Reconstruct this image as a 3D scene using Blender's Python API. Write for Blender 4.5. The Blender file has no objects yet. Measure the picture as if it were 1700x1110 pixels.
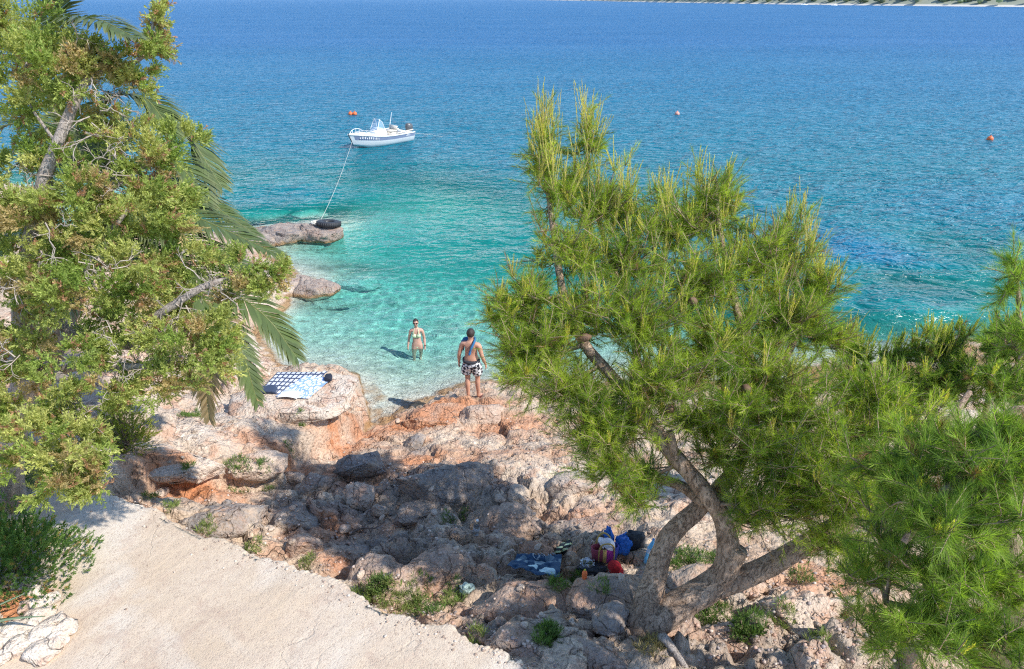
import bpy, bmesh, math, random
import numpy as np
from mathutils import Vector, Matrix

# ------------------------------------------------------------------ camera, sky, sun, exposure
SC = bpy.context.scene
COL = SC.collection
CAM_H, PITCH, FOC = 8.8, math.radians(26.3), 1133.0     # metres, radians, focal length in photo pixels (photo 1700 wide)
cam_d = bpy.data.cameras.new('camera')
cam_d.sensor_width = 36.0
cam_d.lens = FOC / 1700.0 * 36.0
cam_d.clip_start, cam_d.clip_end = 0.1, 20000.0
cam = bpy.data.objects.new('camera', cam_d)
cam.location = (0, 0, CAM_H)
cam.rotation_euler = (math.pi / 2 - PITCH, 0, 0)
COL.objects.link(cam)
SC.camera = cam

SUN_ELEV = math.radians(46.0)
SUN_AZ = Vector((0.89, -0.46))            # horizontal direction towards the sun
SUN_AZ.normalize()
w = bpy.data.worlds.new('World')
SC.world = w
w.use_nodes = True
wn = w.node_tree
sky = wn.nodes.new('ShaderNodeTexSky')
sky.sky_type = 'NISHITA'
sky.sun_disc = False
sky.sun_elevation = SUN_ELEV
sky.sun_rotation = math.atan2(SUN_AZ.x, SUN_AZ.y)
sky.air_density, sky.dust_density, sky.ozone_density = 0.85, 0.1, 2.5
bg = wn.nodes['Background']
bg.inputs['Strength'].default_value = 0.15
wn.links.new(sky.outputs['Color'], bg.inputs['Color'])
sun_d = bpy.data.lights.new('sun', 'SUN')
sun_d.energy = 3.0
sun_d.angle = math.radians(0.55)
sun_d.cycles.is_caustics_light = True        # sunlight focused by the waves onto the seabed
sun_d.color = (1.0, 0.945, 0.87)
sun = bpy.data.objects.new('sun', sun_d)
ce = math.cos(SUN_ELEV)
sdir = Vector((SUN_AZ.x * ce, SUN_AZ.y * ce, math.sin(SUN_ELEV)))
sun.rotation_euler = (-sdir).to_track_quat('-Z', 'Y').to_euler()
sun.location = (30, -20, 40)
COL.objects.link(sun)
SC.view_settings.view_transform = 'Standard'
SC.view_settings.look = 'None'
SC.view_settings.gamma = 1.0
SC.view_settings.exposure = 0.93
SC.view_settings.use_curve_mapping = False
SC.render.engine = 'CYCLES'
SC.cycles.use_denoising = False        # keep needle, rock and ripple detail
SC.cycles.use_adaptive_sampling = True
SC.cycles.adaptive_threshold = 0.01
SC.cycles.filter_width = 1.2
SC.cycles.use_light_tree = False
SC.cycles.max_bounces = 8
SC.cycles.diffuse_bounces = 3
SC.cycles.glossy_bounces = 3
SC.cycles.transmission_bounces = 6
SC.cycles.transparent_max_bounces = 12
SC.cycles.caustics_reflective = False
SC.cycles.sample_clamp_indirect = 6.0

# ------------------------------------------------------------------ helpers
rng = np.random.default_rng(11)
random.seed(11)
FWD = np.array([0, math.cos(PITCH), -math.sin(PITCH)])
UP = np.array([0, math.sin(PITCH), math.cos(PITCH)])
RT = np.array([1.0, 0, 0])
EYE = np.array([0, 0, CAM_H])


def ray(px, py):
    return FWD + RT * ((px - 850.0) / FOC) + UP * ((555.0 - py) / FOC)


def AT(px, py, z):
    """where the line of sight through a photo point meets the level z (survey of the place from the photo)"""
    d = ray(px, py)
    return EYE + d * ((z - CAM_H) / d[2])


def AD(px, py, dep):
    """the point at a given distance along the optical axis"""
    return EYE + ray(px, py) * dep


def lin(c):
    """sRGB 0-255 to linear"""
    return tuple((x / 255 / 12.92) if x / 255 <= 0.04045 else ((x / 255 + 0.055) / 1.055) ** 2.4 for x in c)


_T = np.random.default_rng(5).random((64, 64, 64))


def vnoise(p):
    """value noise of an (n,3) array, 0..1"""
    p = np.asarray(p, float)
    i = np.floor(p).astype(int)
    f = p - i
    u = f * f * f * (f * (f * 6 - 15) + 10)
    i0 = i & 63
    i1 = (i + 1) & 63
    x0, y0, z0 = i0.T
    x1, y1, z1 = i1.T
    a, b, c = u.T
    g = lambda x, y, z: _T[x, y, z]
    e = g(x0, y0, z0) * (1 - a) + g(x1, y0, z0) * a
    h = g(x0, y1, z0) * (1 - a) + g(x1, y1, z0) * a
    k = g(x0, y0, z1) * (1 - a) + g(x1, y0, z1) * a
    m = g(x0, y1, z1) * (1 - a) + g(x1, y1, z1) * a
    return (e * (1 - b) + h * b) * (1 - c) + (k * (1 - b) + m * b) * c


def fbm(p, oct=4, lac=2.03, gain=0.5):
    p = np.asarray(p, float)
    s, a, t = 0.0, 1.0, 0.0
    for o in range(oct):
        s = s + a * (vnoise(p * lac ** o + 17.3 * o) - 0.5)
        t += a
        a *= gain
    return s / t * 2.0


def billow(p, oct=4, lac=2.03, gain=0.5):
    """rounded lumps with sharp creases between them, 0..1"""
    p = np.asarray(p, float)
    s, a, t = 0.0, 1.0, 0.0
    for o in range(oct):
        s = s + a * np.abs(vnoise(p * lac ** o + 31.7 * o) * 2 - 1)
        t += a
        a *= gain
    return s / t


def worley(x, y, sc, seed=0):
    """fractured blocks: id hash 0..1, offset to the cell centre (in cells), F2-F1"""
    x = np.asarray(x, float) * sc
    y = np.asarray(y, float) * sc
    ix, iy = np.floor(x).astype(int), np.floor(y).astype(int)
    f1 = np.full(len(x), 9.0)
    f2 = np.full(len(x), 9.0)
    hid = np.zeros(len(x))
    ox, oy = np.zeros(len(x)), np.zeros(len(x))
    for dx in (-1, 0, 1):
        for dy in (-1, 0, 1):
            a, b = (ix + dx + seed * 7) & 63, (iy + dy + seed * 3) & 63
            jx, jy, hh = _T[a, b, 1], _T[a, b, 2], _T[a, b, 3]
            qx, qy = ix + dx + jx - x, iy + dy + jy - y
            d = np.hypot(qx, qy)
            m = d < f1
            f2 = np.where(m, f1, np.minimum(f2, d))
            hid = np.where(m, hh, hid)
            ox = np.where(m, -qx, ox)
            oy = np.where(m, -qy, oy)
            f1 = np.where(m, d, f1)
    return hid, ox, oy, f2 - f1


def sstep(a, b, x):
    t = np.clip((np.asarray(x, float) - a) / (b - a), 0, 1)
    return t * t * (3 - 2 * t)


def tag(o, label=None, cat=None, group=None, kind=None):
    if label: o['label'] = label
    if cat: o['category'] = cat
    if group: o['group'] = group
    if kind: o['kind'] = kind
    return o


def empty(name, loc, rz=0.0):
    o = bpy.data.objects.new(name, None)
    o.empty_display_size = 0.1
    o.location = tuple(loc)
    o.rotation_euler = (0, 0, rz)
    COL.objects.link(o)
    return o


def link(name, me, mt=None, parent=None, smooth=True):
    if mt is not None and not me.materials:
        me.materials.append(mt)
    if smooth and len(me.polygons):
        me.polygons.foreach_set('use_smooth', np.ones(len(me.polygons), bool))
    o = bpy.data.objects.new(name, me)
    COL.objects.link(o)
    if parent is not None:
        o.parent = parent
    return o


def mesh_np(name, V, F, colors=None, cname='tint'):
    """V (n,3); F (m,3) or (m,4) array or list of such arrays; colors (n,3)"""
    Fs = F if isinstance(F, list) else [F]
    Fs = [np.asarray(f, np.int32) for f in Fs if len(f)]
    V = np.asarray(V, np.float32)
    me = bpy.data.meshes.new(name)
    me.vertices.add(len(V))
    me.vertices.foreach_set('co', V.ravel())
    nl = sum(f.size for f in Fs)
    nf = sum(len(f) for f in Fs)
    me.loops.add(nl)
    me.loops.foreach_set('vertex_index', np.concatenate([f.ravel() for f in Fs]).astype(np.int32))
    me.polygons.add(nf)
    sizes = np.concatenate([np.full(len(f), f.shape[1], np.int32) for f in Fs])
    starts = np.concatenate([[0], np.cumsum(sizes)[:-1]]).astype(np.int32)
    me.polygons.foreach_set('loop_start', starts)
    me.polygons.foreach_set('loop_total', sizes)
    if colors is not None:
        a = me.color_attributes.new(cname, 'FLOAT_COLOR', 'POINT')
        c = np.ones((len(V), 4), np.float32)
        c[:, :3] = colors
        a.data.foreach_set('color', c.ravel())
    me.update(calc_edges=True)
    me.validate()
    return me


class MB:
    """collects geometry for ONE mesh"""

    def __init__(s):
        s.V, s.F3, s.F4, s.C, s.n = [], [], [], [], 0

    def add(s, V, F, col=(1, 1, 1)):
        V = np.asarray(V, float)
        F = np.asarray(F, int)
        s.V.append(V)
        (s.F3 if F.shape[1] == 3 else s.F4).append(F + s.n)
        c = np.empty((len(V), 3))
        c[:] = col
        s.C.append(c)
        s.n += len(V)
        return s

    def tube(s, pts, rad, sides=8, col=(1, 1, 1), caps=True, squash=None):
        P = np.asarray(pts, float)
        n = len(P)
        R = np.broadcast_to(np.asarray(rad, float), (n,))
        T = np.gradient(P, axis=0)
        T /= np.linalg.norm(T, axis=1)[:, None] + 1e-12
        ref = np.array([0, 0, 1.0]) if abs(T[0][2]) < 0.9 else np.array([1.0, 0, 0])
        u = np.cross(T[0], ref)
        u /= np.linalg.norm(u)
        Vs = []
        ang = np.linspace(0, 2 * math.pi, sides, endpoint=False)
        for i in range(n):
            u = u - T[i] * np.dot(u, T[i])
            u /= np.linalg.norm(u) + 1e-12
            v = np.cross(T[i], u)
            k = squash if squash else 1.0
            Vs.append(P[i] + R[i] * (np.cos(ang)[:, None] * u + k * np.sin(ang)[:, None] * v))
        V = np.concatenate(Vs)
        F = []
        for i in range(n - 1):
            for j in range(sides):
                a, b = i * sides + j, i * sides + (j + 1) % sides
                F.append((a, b, b + sides, a + sides))
        s.add(V, F, col)
        if caps:
            for i, flip in ((0, True), (n - 1, False)):
                base = s.n
                ring = Vs[i]
                s.add(np.vstack([ring, P[i]]), [((j + 1) % sides, j, sides) if flip else (j, (j + 1) % sides, sides) for j in range(sides)], col)
        return s

    def box(s, lo, hi, col=(1, 1, 1), M=None):
        x0, y0, z0 = lo
        x1, y1, z1 = hi
        V = np.array([(x0, y0, z0), (x1, y0, z0), (x1, y1, z0), (x0, y1, z0), (x0, y0, z1), (x1, y0, z1), (x1, y1, z1), (x0, y1, z1)], float)
        if M is not None:
            V = V @ np.array(M.to_3x3()).T + np.array(M.translation)
        return s.add(V, [(3, 2, 1, 0), (4, 5, 6, 7), (0, 1, 5, 4), (1, 2, 6, 5), (2, 3, 7, 6), (3, 0, 4, 7)], col)

    def loft(s, rings, col=(1, 1, 1), closed=True, cap=True):
        """rings: list of equal-length (k,3) arrays"""
        k = len(rings[0])
        V = np.concatenate(rings)
        F = []
        for i in range(len(rings) - 1):
            for j in range(k if closed else k - 1):
                a, b = i * k + j, i * k + (j + 1) % k
                F.append((a, b, b + k, a + k))
        s.add(V, F, col)
        if cap and closed:
            for i, fl in ((0, True), (len(rings) - 1, False)):
                r = np.asarray(rings[i])
                s.add(np.vstack([r, r.mean(0)]), [((j + 1) % k, j, k) if fl else (j, (j + 1) % k, k) for j in range(k)], col)
        return s

    def ball(s, c, r, col=(1, 1, 1), nu=14, nv=9):
        r = np.broadcast_to(np.asarray(r, float), (3,))
        rings = []
        for i in range(nv):
            t = math.pi * (i + 0.02) / (nv - 1 + 0.04)
            a = np.linspace(0, 2 * math.pi, nu, endpoint=False)
            rings.append(np.stack([np.cos(a) * math.sin(t) * r[0], np.sin(a) * math.sin(t) * r[1], np.full(nu, -math.cos(t) * r[2])], 1) + np.asarray(c))
        return s.loft(rings, col)

    def mesh(s, name):
        F = []
        if s.F3: F.append(np.concatenate(s.F3))
        if s.F4: F.append(np.concatenate(s.F4))
        return mesh_np(name, np.concatenate(s.V), F, np.concatenate(s.C))

    def build(s, name, mt, parent=None, smooth=True):
        return link(name, s.mesh(name), mt, parent, smooth)


def catmull(pts, n=8):
    P = np.asarray(pts, float)
    P = np.vstack([2 * P[0] - P[1], P, 2 * P[-1] - P[-2]])
    out = []
    for i in range(1, len(P) - 2):
        for t in np.linspace(0, 1, n, endpoint=False):
            a, b, c, d = P[i - 1], P[i], P[i + 1], P[i + 2]
            out.append(0.5 * (2 * b + (c - a) * t + (2 * a - 5 * b + 4 * c - d) * t * t + (3 * b - a - 3 * c + d) * t ** 3))
    out.append(P[-2])
    return np.array(out)


# ------------------------------------------------------------------ material helpers
class NT:
    def __init__(s, name):
        s.m = bpy.data.materials.new(name)
        s.m.use_nodes = True
        s.t = s.m.node_tree
        s.t.nodes.clear()
        s.out = s.t.nodes.new('ShaderNodeOutputMaterial')

    def n(s, ty, props=None, **ins):
        nd = s.t.nodes.new('ShaderNode' + ty)
        for k, v in (props or {}).items():
            setattr(nd, k, v)
        for k, v in ins.items():
            key = k.replace('_', ' ')
            sock = nd.inputs[int(k[1:])] if (k[0] == 'i' and k[1:].isdigit()) else nd.inputs[key]
            s.put(sock, v)
        return nd

    def put(s, sock, v):
        if hasattr(v, 'is_linked') or hasattr(v, 'links'):
            s.t.links.new(v, sock)
        elif hasattr(v, 'outputs'):
            s.t.links.new(v.outputs[0], sock)
        else:
            if isinstance(v, (tuple, list)) and len(v) == 3 and sock.type == 'RGBA':
                v = (*v, 1.0)
            sock.default_value = v

    def math(s, op, a, b=0.0, clamp=False):
        return s.n('Math', {'operation': op, 'use_clamp': clamp}, i0=a, i1=b).outputs[0]

    def mix(s, f, a, b, mode='MIX'):
        nd = s.t.nodes.new('ShaderNodeMix')
        nd.data_type = 'RGBA'
        nd.blend_type = mode
        s.put(nd.inputs[0], f)
        s.put(nd.inputs[6], a)
        s.put(nd.inputs[7], b)
        return nd.outputs[2]

    def ramp(s, f, stops, interp='LINEAR'):
        nd = s.t.nodes.new('ShaderNodeValToRGB')
        nd.color_ramp.interpolation = interp
        e = nd.color_ramp.elements
        while len(e) > 1: e.remove(e[-1])
        for i, (p, c) in enumerate(stops):
            c = (c, c, c) if isinstance(c, (int, float)) else c
            q = e[0] if i == 0 else e.new(p)
            q.position = p
            q.color = (*c[:3], 1)
        s.put(nd.inputs[0], f)
        return nd.outputs[0]

    def noise(s, vec, scale, detail=4, rough=0.5, dist=0.0):
        return s.n('TexNoise', None, Vector=vec, Scale=scale, Detail=detail, Roughness=rough, Distortion=dist).outputs[0]

    def pos(s):
        return s.n('NewGeometry').outputs['Position']

    def obj(s):
        return s.n('TexCoord').outputs['Object']

    def scaled(s, vec, sc, rot=(0, 0, 0)):
        return s.n('Mapping', None, Vector=vec, Scale=sc, Rotation=rot).outputs[0]

    def bump(s, h, dist, strength=1.0, normal=None):
        b = s.n('Bump', None, Height=h, Distance=dist, Strength=strength)
        if normal is not None: s.put(b.inputs['Normal'], normal)
        return b.outputs[0]

    def attr(s, name='tint'):
        return s.n('Attribute', {'attribute_name': name}).outputs['Color']

    def bsdf(s, color, rough=0.6, normal=None, **kw):
        b = s.n('BsdfPrincipled')
        s.put(b.inputs['Base Color'], color)
        s.put(b.inputs['Roughness'], rough)
        if normal is not None: s.put(b.inputs['Normal'], normal)
        for k, v in kw.items():
            s.put(b.inputs[k.replace('_', ' ')], v)
        return b.outputs[0]

    def done(s, shader):
        s.t.links.new(shader, s.out.inputs['Surface'])
        return s.m


def simple(name, color, rough=0.6, var=0.12, scale=8.0, bumpd=0.0, **kw):
    """an object material: base colour with fine noise variation and relief"""
    t = NT(name)
    o = t.obj()
    nz = t.noise(o, scale, 5, 0.6)
    c = t.mix(t.math('MULTIPLY', nz, 1.0), tuple(x * (1 - var) for x in color), tuple(min(1, x * (1 + var)) for x in color))
    nrm = t.bump(t.noise(o, scale * 4, 4, 0.6), bumpd) if bumpd else None
    return t.done(t.bsdf(c, rough, nrm, **kw))


def tinted(name, rough=0.6, bumpd=0.0, scale=20.0, var=0.2, transl=0.0, **kw):
    """colour from the vertex attribute, with a little noise"""
    t = NT(name)
    o = t.obj()
    nz = t.noise(o, scale, 4, 0.6)
    k = t.math('MULTIPLY_ADD', nz, 2 * var)
    t.t.nodes[-1].inputs[2].default_value = 1 - var
    c = t.mix(1.0, t.attr(), t.n('CombineColor', None, i0=k, i1=k, i2=k).outputs[0], 'MULTIPLY')
    nrm = t.bump(t.noise(o, scale * 3, 4, 0.6), bumpd) if bumpd else None
    b = t.bsdf(c, rough, nrm, **kw)
    if transl:
        tr = t.n('BsdfTranslucent', None, Color=c).outputs[0]
        b = t.n('MixShader', None, i0=transl, i1=b, i2=tr).outputs[0]
    return t.done(b)

# ------------------------------------------------------------------ the lie of the land: height of ground and seabed
CTRL = """
600 690 0.05;640 694 0.1;700 672 0.25;560 700 0.35;660 650 -.2;720 640 -.28;640 610 -.5;690 585 -.98;720 580 -.95;660 575 -.95;590 590 -.5;540 560 -.6;800 560 -.95;560 520 -.85;
700 480 -2.3;620 400 -2.7;520 425 -.7;800 380 -3.6;700 300 -4.8;900 450 -2.8;450 320 -3.2;1000 400 -4.2;1300 500 -5;1500 545 -3.8;1690 565 -3.4;1500 420 -5.5;
600 240 -6.3;900 200 -8;1300 250 -8;300 200 -6.5;1650 300 -7;860 620 -.35;900 600 -.7;960 560 -1.2;1100 560 -1.2;600 460 -1.5;660 540 -1.0;480 560 -.45;
780 664 .85;740 672 .7;830 655 .7;800 690 .75;690 690 .55;650 705 .5;900 690 .7;960 680 .5;1000 640 .05;1100 640 .1;1200 640 .1;1300 630 .1;1400 620 .05;1480 608 .05;1560 600 .0;1690 605 .0;
600 740 .75;700 745 .95;800 730 .9;900 750 1.15;1000 780 1.45;1100 800 1.6;1200 760 1.4;1300 720 1.1;1400 700 1.0;1550 680 .9;1690 680 .9;
540 640 .5;490 645 .8;440 650 .95;500 690 .95;440 710 1.25;380 690 1.2;300 700 1.5;420 620 .5;400 570 .45;380 540 .6;450 600 .05;470 585 -.2;
560 740 .75;500 760 1.0;400 760 1.45;300 770 1.75;230 790 2.0;330 810 1.8;420 810 1.55;500 800 1.25;560 800 1.3;380 850 1.85;460 850 1.75;520 870 1.7;
600 830 1.45;680 800 1.5;760 800 1.65;850 830 1.75;940 820 1.7;640 880 1.65;560 920 1.85;720 880 1.9;800 880 1.9;700 940 2.05;620 960 2.1;800 940 2.1;
880 950 2.2;960 920 2.15;1040 910 2.15;900 1000 2.45;800 1000 2.35;1000 1000 2.5;880 1060 2.7;960 1090 2.85;1070 1040 2.72;1100 950 2.4;1180 900 2.2;1250 850 2.0;
1200 1040 2.8;1300 990 2.55;1320 1080 2.9;1400 930 2.3;1450 1080 2.85;1600 900 2.2;1600 1050 2.8;1690 1000 2.6;1690 850 2.0;
480 460 .1;530 470 -.1;560 462 -.6;440 440 .7;400 480 .9;430 375 .2;480 378 .1;530 375 -.2;555 375 -.6;590 372 -2.2;400 400 .3;450 415 -.15;350 390 .9;
250 400 1.6;100 400 2.2;300 550 1.4;200 600 1.9;100 700 2.4;0 760 2.7;200 720 2.0;60 560 2.3;-100 500 2.8;350 330 -1.2;250 330 -.6;100 300 0.2;0 290 1.2;-150 350 2.6;1400 592 -.9;1550 582 -.9;1690 588 -.9;1300 595 -1.0;1200 600 -.8;1450 562 -2.6;1620 562 -2.6
"""
cp = []
for q in CTRL.replace('\n', '').split(';'):
    if q.strip():
        a, b, c = map(float, q.split())
        X, Y, Z = AT(a, b, c)
        cp.append((X, Y, Z))
cp += [(-9, 4, 3.4), (-5, 2, 3.4), (0, 2, 3.4), (4, 2, 3.3), (9, 3, 3.1), (11, 7, 2.3), (13, 12, .9), (14, 24, -8), (9, 21, -5.5), (13, 19.5, -3.6), (-12, 8, 3.6), (-14, 14, 3.4),
       (-16, 22, 2.0), (-18, 30, -2), (-10, 34, -5.5), (0, 40, -6.5), (12, 34, -6.2), (25, 25, -6), (22, 12, .5), (20, 5, 3), (-14, 2, 4), (18, 30, -6.2)]
cp = np.array(cp)


def _tps_fit(P, z, lam=0.02):
    n = len(P)
    r2 = ((P[:, None] - P[None]) ** 2).sum(-1)
    K = 0.5 * r2 * np.log(r2 + 1e-9)
    A = np.zeros((n + 3, n + 3))
    A[:n, :n] = K + lam * np.eye(n)
    A[:n, n] = 1
    A[:n, n + 1:] = P
    A[n:, :n] = A[:n, n:].T
    return np.linalg.solve(A, np.concatenate([z, np.zeros(3)]))


_W = _tps_fit(cp[:, :2], cp[:, 2])


def base_h(x, y):
    x = np.asarray(x, float).ravel()
    y = np.asarray(y, float).ravel()
    out = np.empty(len(x))
    for s in range(0, len(x), 20000):
        e = slice(s, s + 20000)
        r2 = (x[e, None] - cp[None, :, 0]) ** 2 + (y[e, None] - cp[None, :, 1]) ** 2
        out[e] = (0.5 * r2 * np.log(r2 + 1e-9)) @ _W[:-3] + _W[-3] + _W[-2] * x[e] + _W[-1] * y[e]
    far = sstep(31, 48, y)
    out = out * (1 - far) + far * np.interp(y, [20, 40, 80, 160], [-4.0, -6.5, -9.5, -14.0])
    return np.clip(out, -14, 4.2)


def blob(x, y, px, py, z, rx, ry, soft=1.0):
    """soft patch around a surveyed point, metres"""
    c = AT(px, py, z)
    return np.exp(-(((x - c[0]) / rx) ** 2 + ((y - c[1]) / ry) ** 2) * soft)


LEDGE = np.array([AT(*q)[:2] for q in ((150, 812, 2.3), (225, 800, 2.0), (300, 803, 1.8), (380, 798, 1.6), (468, 788, 1.35), (486, 757, 1.1), (545, 737, .8), (592, 716, .45), (612, 690, .1), (600, 640, -.2))])


def ledge_side(x, y):
    best = np.full(len(x), 1e9)
    sg = np.zeros(len(x))
    for a, b in zip(LEDGE[:-1], LEDGE[1:]):
        d = b - a
        t = np.clip(((x - a[0]) * d[0] + (y - a[1]) * d[1]) / np.dot(d, d), 0, 1)
        dd = np.hypot(a[0] + t * d[0] - x, a[1] + t * d[1] - y)
        s_ = np.sign(d[0] * (y - a[1]) - d[1] * (x - a[0]))
        m = dd < best
        best = np.where(m, dd, best)
        sg = np.where(m, s_, sg)
    return best * sg


def ground_h(x, y, fine=True):
    x = np.asarray(x, float).ravel()
    y = np.asarray(y, float).ravel()
    h = base_h(x, y)
    land = sstep(-0.35, 0.25, h)
    P = np.stack([x, y, h * 0.4], 1)
    wx = x + 0.35 * fbm(P * 1.3 + 5, 3)
    wy = y + 0.35 * fbm(P * 1.3 + 9, 3)
    Q = np.stack([wx, wy, 0 * x], 1)
    rough = rock_mask(x, y)
    b1 = billow(Q * np.array([0.75, 1.0, 1]), 3)
    b2 = billow(Q * 2.3 + 3.1, 4)
    d = (b1 - 0.35) * (0.25 + 0.60 * rough) + (b2 - 0.35) * (0.06 + 0.14 * rough)
    # broken beds: steps across the slope
    st = h * 3.2 + 0.9 * fbm(Q * 0.8, 3)
    d = d + (np.floor(st) + sstep(0.55, 0.95, st - np.floor(st)) - st) / 3.2 * 0.5 * (1 - rough)
    if fine:
        d = d + 0.05 * fbm(Q * 9, 4) * (0.6 + rough) + (0.06 + .07 * rough) * (billow(Q * 6.5, 3) - .35)
        # the raised pale ledge between path and cove, with a broken front
        ls = ledge_side(x, y) + .10 * fbm(Q * 2.2, 3) + .05 * fbm(Q * 7, 2)
        d = d + .42 * sstep(-.02, .10, ls) * (1 - sstep(.9, 2.6, ls))
        d = d - .10 * np.exp(-((ls + .12) / .16) ** 2)
        # fractured blocks with open cracks
        ww = .20 * fbm(Q * 1.7 + 2, 3)
        for sc_, am, cr, sd_ in ((1.15, .22, .10, 0), (2.9, .12, .055, 1), (6.5, .05, .02, 2)):
            hid, ox, oy, gap = worley(x + ww, y * 1.25 + ww * .8, sc_, sd_)
            tl = ((hid * 37) % 1 - .5) * ox + ((hid * 91) % 1 - .5) * oy
            d = d + (am * (hid - .5) + am * 1.1 * tl - cr * np.exp(-gap / .07)) * (.45 + .75 * rough)
    sea = 0.10 * fbm(Q * 1.1, 4) * sstep(0, -1.0, h) * 2 + 0.02 * fbm(Q * 5, 3)
    # keep the path bed free of lumps
    keep = 1 - 0.0 * x
    return h + d * land * keep + sea * (1 - land)


def rock_mask(x, y):
    r = 0
    for a in ((480, 850, 1.8, 1.3, .5), (620, 760, 1.4, .7, .35), (700, 800, 1.5, 1.2, .6), (850, 850, 1.8, 1.2, .8), (700, 940, 2.0, 1.2, .8), (960, 880, 2.1, .8, .6),
              (950, 1040, 2.6, 1.4, .9), (1250, 1060, 2.8, 1.5, .7), (450, 380, .5, 1.2, .8), (520, 470, .3, 1.0, .8)):
        r = np.maximum(r, blob(x, y, *a))
    return np.clip(r * 1.3, 0, 1)


# path edge (towards the sea), surveyed from the photo, and its level
PATH_EDGE = [(90, 795, 2.78), (150, 812, 2.80), (235, 832, 2.84), (290, 862, 2.88), (350, 890, 2.93), (420, 915, 2.98), (480, 938, 3.03), (540, 962, 3.08), (600, 990, 3.12),
             (668, 1018, 3.16), (738, 1046, 3.20), (818, 1076, 3.24), (893, 1104, 3.28), (968, 1142, 3.32), (1060, 1205, 3.38), (1180, 1330, 3.44), (1320, 1550, 3.5)]
PE = np.array([AT(*p) for p in PATH_EDGE])


def path_level(x, y):
    """level of the path at a point: that of the nearest point of its edge"""
    x = np.atleast_1d(np.asarray(x, float)).ravel()
    y = np.atleast_1d(np.asarray(y, float)).ravel()
    best = np.full(len(x), 1e9)
    z = np.zeros(len(x))
    for a, b in zip(PE[:-1], PE[1:]):
        d = (b - a)[:2]
        t = np.clip(((x - a[0]) * d[0] + (y - a[1]) * d[1]) / np.dot(d, d), 0, 1)
        dd = np.hypot(a[0] + t * d[0] - x, a[1] + t * d[1] - y)
        m = dd < best
        best = np.where(m, dd, best)
        z = np.where(m, a[2] + t * (b[2] - a[2]), z)
    return z if len(z) > 1 else float(z[0])


def side(x, y):
    """signed distance from the path edge, positive on the sea side"""
    x = np.asarray(x, float).ravel()
    y = np.asarray(y, float).ravel()
    best = np.full(len(x), 1e9)
    sg = np.zeros(len(x))
    for a, b in zip(PE[:-1, :2], PE[1:, :2]):
        d = b - a
        L = np.dot(d, d)
        t = np.clip(((x - a[0]) * d[0] + (y - a[1]) * d[1]) / L, 0, 1)
        qx, qy = a[0] + t * d[0] - x, a[1] + t * d[1] - y
        dd = np.hypot(qx, qy)
        s = np.sign(d[0] * (y - a[1]) - d[1] * (x - a[0]))
        m = dd < best
        best[m] = dd[m]
        sg[m] = s[m]
    return best * sg


def final_h(x, y, fine=True):
    h = ground_h(x, y, fine)
    s = side(x, y)
    lvl = path_level(np.asarray(x).ravel(), np.asarray(y).ravel())
    k = sstep(0.55, -0.05, s) * (np.asarray(y).ravel() < 9.0)
    out = h * (1 - k) + (lvl - 0.22) * k
    # just outside the edge the slope must stay below the slab's top
    out = np.where((s > -0.02) & (s < 1.6), np.minimum(out, lvl - 0.12 - 0.25 * np.clip(s, 0, .9) + 2.0 * np.clip(s - .9, 0, 1)), out)
    return out


def axis(parts):
    out = []
    for a, b, st in parts:
        out.append(np.arange(a, b, st))
    out.append([parts[-1][1]])
    return np.concatenate(out)


GX = axis([(-60, -20, 2.5), (-20, -9, .35), (-9, -5.2, .1), (-5.2, 5.2, .038), (5.2, 9, .08), (9, 20, .35), (20, 70, 2.5)])
GY = axis([(-6, 2.6, .3), (2.6, 4, .06), (4, 13.5, .038), (13.5, 19, .08), (19, 30, .25), (30, 90, 3)])
gx, gy = np.meshgrid(GX, GY)
gh = final_h(gx, gy)
nx, ny = len(GX), len(GY)
idx = np.arange(nx * ny).reshape(ny, nx)
GF = np.stack([idx[:-1, :-1].ravel(), idx[:-1, 1:].ravel(), idx[1:, 1:].ravel(), idx[1:, :-1].ravel()], 1)
fx, fy = gx.ravel(), gy.ravel()


def patches(x, y, L):
    r = 0
    for a in L:
        r = np.maximum(r, blob(x, y, *a[:5]) * (a[5] if len(a) > 5 else 1))
    return np.clip(r, 0, 1)


RED = [(650, 705, .5, 1.2, .6), (720, 680, .6, 1.2, .5), (620, 800, 1.3, .8, .3, .7), (330, 812, 1.8, .8, .2), (800, 760, 1.1, 1.0, .3, .6), (950, 840, 1.8, .8, .3, .5), (560, 735, .7, .7, .35), (470, 775, 1.1, .8, .3), (300, 800, 1.8, .9, .25), (540, 870, 1.7, .35, .5), (600, 770, 1.1, .9, .25),
       (700, 760, 1.0, .9, .35, .8), (850, 700, .8, .9, .4, .8), (1350, 960, 2.4, .7, .5, .7), (560, 930, 1.9, .3, .3), (1400, 620, .2, 2.5, .6)]
GREY = [(400, 850, 1.8, .7, .3), (490, 855, 1.8, .5, .35), (605, 760, 1.4, .45, .22), (690, 728, 1.1, .3, .2), (700, 800, 1.6, 1.1, .5), (780, 810, 1.7, .9, .45), (580, 850, 1.5, .9, .4, .8), (620, 800, 1.4, .7, .3, .8), (640, 900, 1.7, .8, .3),  # crusted rock, widened over the shaded slope to paint its shade darker
        (850, 860, 1.8, .9, .5, .9), (960, 870, 2, .8, .5, .9), (700, 940, 2, 1.1, .6, .75), (1000, 1000, 2.5, 1.4, .5, .7), (850, 1050, 2.6, .8, .4, .8), (1250, 1070, 2.8, 1.2, .5, .6), (450, 385, .2, 2.6, 1.2, 1), (400, 390, .4, 1.6, 1.0, .9), (520, 470, .1, 1.4, .9, .9), (470, 460, .3, 1.2, .8, .8)]
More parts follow.
